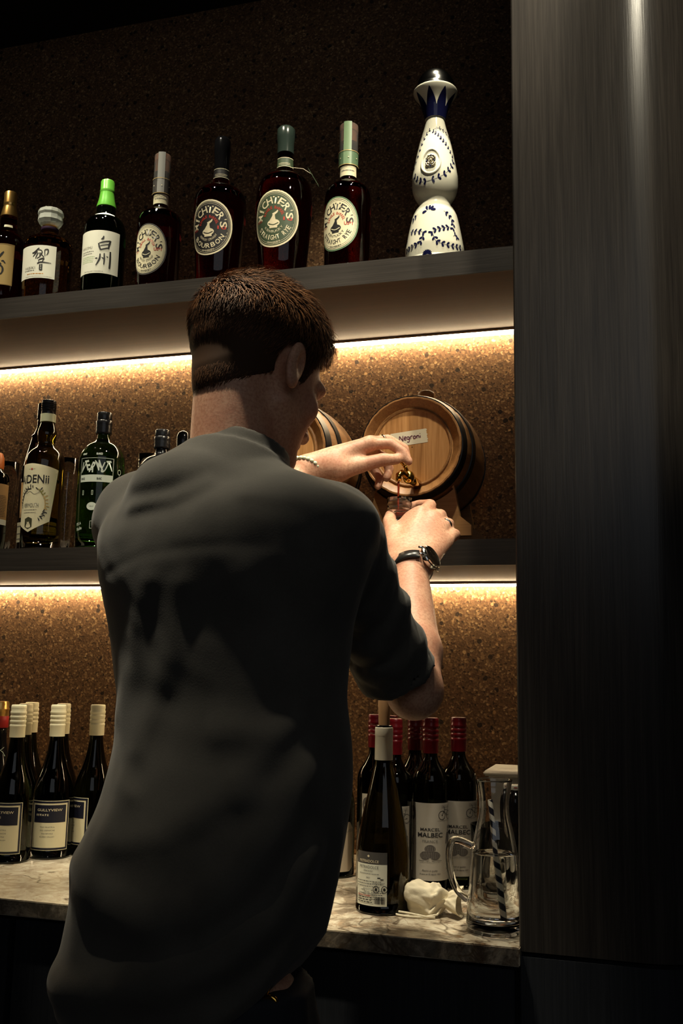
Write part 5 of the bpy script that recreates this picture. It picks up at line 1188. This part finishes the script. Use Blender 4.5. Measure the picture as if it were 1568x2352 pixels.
def folds(P):
    back = ((P - A3([-.55, 1.16, 1.2])) @ -fw); wt = np.clip(back / .05, 0, 1); o = .0027 * vnoise(P, 20, 5) + .0010 * vnoise(P, 55, 9)
    Q = P - (P @ VDIR)[:, None] * VDIR
    for line, a, w_ in FP:
        L = line - (line @ VDIR)[:, None] * VDIR; best = np.full(len(P), 9.)
        for i in range(len(L) - 1):
            ab = L[i + 1] - L[i]; t = np.clip(((Q - L[i]) @ ab) / (ab @ ab), 0, 1); best = np.minimum(best, np.linalg.norm(Q - L[i] - t[:, None] * ab, axis=1))
        o = o + wt * a * (np.exp(-(best / w_) ** 2) - .22 * np.exp(-(best / (2.4 * w_)) ** 2))
    return .026 * np.tanh(o / .026) + np.where(o < 0, -.35 * o, 0)
CUFF = A3(at(905, 1532, 1.375)); AX = (CUFF - SR) / np.linalg.norm(CUFF - SR)
def shirt_d(P):
    d = smin(torso_d(P, 0.), d_ell(P, NECK + np.array([-.034, -.030, -.078]), (.105, .082, .062)), .025)
    # shoulders
    d = smin(d, d_cone(P, NECK - np.array([0.01, 0, .098]), SR - np.array([.012, 0, .010]), .058, .060), .022)
    d = smin(d, d_cone(P, NECK - rt * .03 - np.array([0, 0, .045]), SL - np.array([0, 0, .014]), .062, .066), .03)
    sl = d_cone(P, SR, CUFF, .060, .052); t = (P - SR) @ AX
    sl = sl - .0035 * np.sin(t * 95 + 2.2 * np.sin(P[:, 0] * 40)) * np.clip(t / .12, 0, 1)
    Lc = np.linalg.norm(CUFF - SR); sl = np.maximum(sl, t - Lc - .012)
    cuf = np.maximum(d_cone(P, CUFF - AX * .05, CUFF + AX * .05, .057, .054) - .0015 * np.sin(t * 160), np.abs(t - Lc + .012) - .026)
    sl = smin(sl, cuf, .006)
    hole = d_cone(P, CUFF - AX * .002, CUFF + AX * .2, .047, .056); sl = np.maximum(sl, -hole)
    sL = d_cone(P, SL, EL, .066, .060); tL = (P - EL) @ ((WL - EL) / np.linalg.norm(WL - EL)); sL2 = np.maximum(d_cone(P, EL, EL + (WL - EL) * .25, .060, .056), tL - .035); sL = np.minimum(sL, sL2)
    d = smin(d, sL, .03)
    # hem cut: shirt-tail line rising towards the pillar side
    d = d - folds(P)
    d = smin(d, sl - .0025 * vnoise(P, 40, 3) - .0015 * vnoise(P, 90, 4), .022)
    # collar: standing band folded over, open at the throat
    cc = NECK + np.array([.000, .008, -.030]); n_ = np.array([.16, .30, 1.]); n_ /= np.linalg.norm(n_); q = P - cc; h = q @ n_; r = np.linalg.norm(q - h[:, None] * n_, axis=1)
    ring = np.maximum(np.abs(r - (.066 - .22 * (h + .01))) - .0055, np.abs(h + .016) - .040); d = smin(d, ring, .006)
    ring2 = np.maximum(np.abs(r - (.0725 - .34 * (h + .005))) - .0048, np.abs(h + .022) - .025); d = smin(d, ring2, .0025)
    d = np.maximum(d, -np.maximum(r - (.058 - .22 * (h + .01)), -h - .012))
    return d
HEM = [A3(at(x, y, 1.0)) for x, y in ((130, 2300), (300, 2372), (500, 2366), (640, 2262), (745, 2140))]
def shirt_all(P):
    d = shirt_d(P); s_ = P[:, 0]; hz = np.interp(s_ * 1., [h[0] * 1.09 for h in HEM], [EYE + (h[2] - EYE) * 1.09 for h in HEM])
    return np.maximum(d, hz - P[:, 2])
shirt = sdf_obj('shirt', shirt_all, (-1.02, .84, .74), (-.12, 1.72, 1.72), .0040, CLOTH, PER, IV, 2)
# trousers and shoes
HIP = A3(at(440, 2330, 1.10))
def trousers_d(P):
    z = P[:, 2]; q = P - HIP; u = q @ rt; v = q @ fw; d = (np.sqrt((u / .150) ** 2 + (v / .108) ** 2) - 1) * .108; d = np.maximum(d, np.abs(z - (HIP[2] - .04)) - .09)
    for sg in (-1, 1):
        h_ = HIP + rt * .072 * sg - np.array([0, 0, .06]); kn = np.array([h_[0] + sg * .02, h_[1] + .03, .50]); an = np.array([h_[0] + sg * .03, h_[1] - .01, .10])
        d = smin(d, d_cone(P, h_, kn, .092, .076), .04); d = smin(d, np.maximum(d_cone(P, kn, an, .077, .060), .07 - z), .02)
    return d - .003 * vnoise(P, 30, 8)
DENIM = mat('navy_trouser_cloth', (.012, .013, .018), .85)
sdf_obj('trousers', trousers_d, (-.95, .84, .03), (-.20, 1.42, 1.02), .007, DENIM, PER, IV, 2)
for sg in (-1, 1):
    h_ = HIP + rt * (.085 * sg); c = np.array([h_[0] + sg * .03, h_[1] - .01, 0])
    def shoe(P, c=c):
        a = c + fw * -.05 + np.array([0, 0, .040]); b = c + fw * .15 + np.array([0, 0, .032]); d = d_cone(P, a, b, .042, .038); d = smin(d, d_cone(P, a, a + np.array([0, 0, .06]), .042, .045), .03)
        return np.maximum(d, .002 - P[:, 2])
    sdf_obj('shoe', shoe, c - .22 + np.array([0, 0, .2]), c + np.array([.25, .25, .18]), .006, mat('black_leather', (.012, .011, .010), .35), PER, IV, 1)
# hair: a cropped cap with thousands of short locks, longer and swept on top
NB = (NECK - np.array([.01, -.0, .05]) - HC) @ HM
def scalp(q):
    d = d_ell(q, (0, -.014, .038), (.0785, .101, .084)); d = smin(d, d_ell(q, (0, .035, -.020), (.062, .060, .072)), .03)
    return smin(d, d_cone(q, NB, (0, -.030, -.045), .058, .054), .03)
def hairline(q):
    y = q[:, 1]; return np.where(y < -.015, -.108 + np.clip((y + .105) * .98, 0, .2), np.where(y < .030, -.020 + (y + .015) * .2 , -.011 + (y - .030) * 2.6))
def hair_cap(P):
    q = (P - HC) @ HM; top = np.clip((q[:, 2] - .02) / .09, 0, 1); ab = np.clip((q[:, 2] - hairline(q)) / .05, 0, 1)
    d = scalp(q) - .0005 - (.0055 + .011 * top) * ab
    ear = np.linalg.norm((np.abs(q[:, 0]) - .078, (q[:, 1] + .004) * 1.0, (q[:, 2] + .006) * .62), axis=0) - .024
    return np.maximum(np.maximum(d, hairline(q) - q[:, 2]), -ear)
HAIR = mat('brown_hair', (.045, .022, .011), .7, spec=.15); HAIRT = mat('light_brown_hair', (.22, .095, .036), .6, spec=.15); HAIRM = mat('mid_brown_hair', (.11, .048, .020), .6, spec=.15)
hcap = sdf_obj('hair', hair_cap, HC - .17, HC + np.array([.17, .17, .20]), .003, HAIR, PER, IV, 2)
def locks():
    rr = random.Random(11); r_ = np.random.default_rng(4); q = r_.uniform([-.11, -.14, -.13], [.11, .11, .15], (240000, 3)); q = q[np.abs(scalp(q)) < .008]
    def grad(q):
        e = 1e-3; g_ = np.stack([scalp(q + np.eye(3)[k] * e) - scalp(q - np.eye(3)[k] * e) for k in range(3)], 1); return g_ / np.linalg.norm(g_, axis=1)[:, None]
    for _ in range(2): q = q - grad(q) * scalp(q)[:, None]
    N = grad(q); above = q[:, 2] - hairline(q); ear = np.linalg.norm((np.abs(q[:, 0]) - .078, q[:, 1] + .004, (q[:, 2] + .006) * .62), axis=0) > .025
    ok = (above > 0) & ear & (r_.random(len(q)) < np.clip(above / .03 + .25, 0, 1)); q, N, above = q[ok], N[ok], above[ok]
    idx = r_.permutation(len(q))[:17000]; V = []; Fc = []; Mi = []
    for k_ in idx:
        p, nn, ab = q[k_], N[k_], above[k_]; top = min(1, max(0, (p[2] - .030) / .07)); f0 = min(1, ab / .05)
        L = (.007 + .012 * f0) * (1 - top) + (.034 + .010 * rr.random()) * top; comb = np.array([.25, .75, .10]) * top + np.array([0, -.30, -.9]) * (1 - top) + np.array([rr.gauss(0, .16), rr.gauss(0, .16), rr.gauss(0, .12)])
        comb = comb - nn * (comb @ nn); comb /= np.linalg.norm(comb) + 1e-6; p = p + nn * ((.003 + .009 * top * rr.random()) * f0); side = np.cross(comb, nn) * (.0008 + .0006 * top); k = len(V); m = 4
        lift = .50 * top + .22 * f0
        for i in range(m + 1):
            f_ = i / m; c_ = p + comb * L * f_ + nn * L * lift * math.sin(f_ * 2.2) * .6; w_ = side * (1 - .85 * f_)
            V += [PER_local(hp(*(c_ - w_))), PER_local(hp(*(c_ + w_)))]
        mm = 2 if (top > .3 and rr.random() < .5) else (1 if rr.random() < .45 + .3 * (1 - f0) else 0)
        for i in range(m): Fc.append((k + 2 * i, k + 2 * i + 1, k + 2 * i + 3, k + 2 * i + 2)); Mi.append(mm)
    return V, Fc, Mi
def PER_local(p): return tuple(A3(p) - PO)
V, Fc, Mi = locks(); o = mesh_obj('hair_locks', V, Fc, [HAIR, HAIRM, HAIRT], hcap, True, Mi); o['kind'] = 'stuff'
for sg in (-1, 1):
    g = G(); c = PER_local(hp(sg * .031, .081, .003)); g.ball(c, .0118, 0, 16); f_ = HM @ np.array([0, 1, 0]); g.ball(tuple(A3(c) + f_ * .0085), .0052, 1, 12); g.obj('eye', [mat('eye_white', (.75, .72, .68), .15), mat('brown_iris', (.05, .025, .012), .1)], PER)
# wrist watch
def frame_of(d, ref):
    d = A3(d) / np.linalg.norm(d); a = A3(ref) - d * (A3(ref) @ d); a /= np.linalg.norm(a); return d, a, np.cross(d, a)
def watch():
    d, a, c = frame_of(WR - ER, np.array([1., -.62, .10]))       # a: towards the dial, across the wrist
    C = WR - d * .004; t = thing('wristwatch', 'steel wristwatch with black leather strap on the right wrist', 'watch', tuple(C)); g = G(); n = 56; V = []; Fc = []
    ra, rc = .0355, .0305
    for j in range(n):
        th = 2 * PI * j / n
        for (e, w_) in ((0, -.0095), (.0030, -.0085), (.0030, .0085), (0, .0095)): V.append(a * (ra + e) * math.cos(th) + c * (rc + e) * math.sin(th) + d * w_ + d * -.10 * 0)
    for j in range(n):
        if j < 5 or j >= n - 5: continue
        k = (j + 1) % n
        for q in range(3): Fc.append((j * 4 + q, k * 4 + q, k * 4 + q + 1, j * 4 + q + 1))
        Fc.append((j * 4 + 3, k * 4 + 3, k * 4, j * 4))
    mesh_obj('strap', V, Fc, mat('black_strap_leather', (.014, .013, .012), .28), t)
    R = Matrix((Vector(c), Vector(d), Vector(a))).transposed(); off = Vector(a * (ra - .001))
    def disc(prof, m, nm, nn=40, par=t):
        g = G().lathe(prof, nn); g.V = [tuple(R @ Vector(v) + off) for v in g.V]; o = g.obj(nm, m, par); autosmooth(o, 30); return o
    cs = disc([(.0175, 0), (.0205, .0015), (.0212, .004), (.0212, .0075), (.0200, .0090)], STEEL, 'case')
    disc([(.0200, .0088), (.0202, .0112), (.0185, .0122), (.0170, .0118)], STEEL, 'bezel'); disc([(.0172, .0080), (.0172, .0108), (.001, .0110)], mat('black_dial', (.01, .01, .011), .08), 'dial', par=cs)
    g = G()
    for k in range(12): th = PI * k / 6; p = R @ Vector((.0140 * math.cos(th), .0140 * math.sin(th), .0112)) + off; g.ball(p, .0009, 0, 6)
    g.tube([R @ Vector((0, 0, .0115)) + off, R @ Vector((.006, .006, .0115)) + off], .0005, 6); g.tube([R @ Vector((0, 0, .0115)) + off, R @ Vector((-.009, .005, .0115)) + off], .0004, 6); g.obj('hands', STEEL, cs)
    g = G()
    for sx in (-1, 1):
        for sy in (-1, 1): g.tube([R @ Vector((sx * .0185, sy * .0085, .006)) + off, R @ Vector((sx * .0245, sy * .0090, .0005)) + off], [.0024, .0018], 10)
    g.tube([R @ Vector((0, .020, .005)) + off, R @ Vector((0, .0245, .005)) + off], .0026, 12); g.tube([R @ Vector((.010, .018, .005)) + off, R @ Vector((.012, .0225, .005)) + off], .0016, 10); g.obj('lugs_and_crown', STEEL, cs)
    g = G(); b0 = Vector(-a * (ra + .0035)); g.tube([b0 + Vector(c * x + d * y) for x, y in ((-.007, -.011), (.007, -.011), (.007, .011), (-.007, .011), (-.007, -.011))], .0012, 8); g.obj('buckle', STEEL, t)
watch()
def ring(nm, lab, A, B, f_, r, m):
    d = Vector(A3(B) - A3(A)); c = Vector(A3(A)) + d * f_; t = thing(nm, lab, 'ring', c); R = d.normalized().to_track_quat('Z', 'Y').to_matrix(); g = G().lathe([(r, -.0022), (r + .0016, -.0016), (r + .0018, 0), (r + .0016, .0016), (r, .0022), (r, -.0022)], 32, close0=False, close1=False)
    g.V = [tuple(R @ Vector(v)) for v in g.V]; g.obj('band', m, t)
ring('finger_ring', 'silver ring on the right hand holding the glass', at(1010, 1213, 1.688), at(1030, 1203, 1.730), .62, .0107, STEEL)
ring('finger_ring', 'gold ring on the left hand above the tap', at(850, 1018, 1.728), at(890, 1010, 1.752), .72, .0106, mat('gold_metal', (.80, .55, .25), .2, 1))
def bracelet():
    d, a, c = frame_of(WL - EL, np.array([0, -1., .3])); C = WL + d * .004; t = thing('beaded_bracelet', 'pale green stone bead bracelet on the left wrist', 'bracelet', tuple(C)); n = 24; BM = mat('pale_jade_bead', (.55, .58, .42), .2, coat=.3); first = None
    for k in range(n):
        th = 2 * PI * k / n; p = Vector(a * .0275 * math.cos(th) + c * .0275 * math.sin(th) + d * .003 * math.sin(th * 2))
        if k in (6, 7): G().ball((0, 0, 0), .0034, 0, 10).obj('metal_bead', STEEL, t).location = p; continue
        if first is None: first = G().ball((0, 0, 0), .0041, 0, 14).obj('bead', BM, t); first.location = p
        else: q = first.copy(); COL.objects.link(q); q.parent = t; q.location = p
bracelet()
def clip():
    P = at(612, 2300, 1.03); t = thing('key_clip', 'brass key clip hanging at the belt below the shirt hem', 'clip', P); q = lambda x, y: at(x, y, 1.03) - P
    G().tube(smooth3([q(596, 2345), q(590, 2320), (q(600, 2296)), q(622, 2290), q(634, 2305), q(625, 2332), q(600, 2350), q(590, 2338)]), .0030, 10).obj('clip_loop', BRASS, t)
    G().tube([q(640, 2235), q(618, 2272), q(606, 2296)], .0014, 8).obj('clip_gate', BRASS, t)
clip()
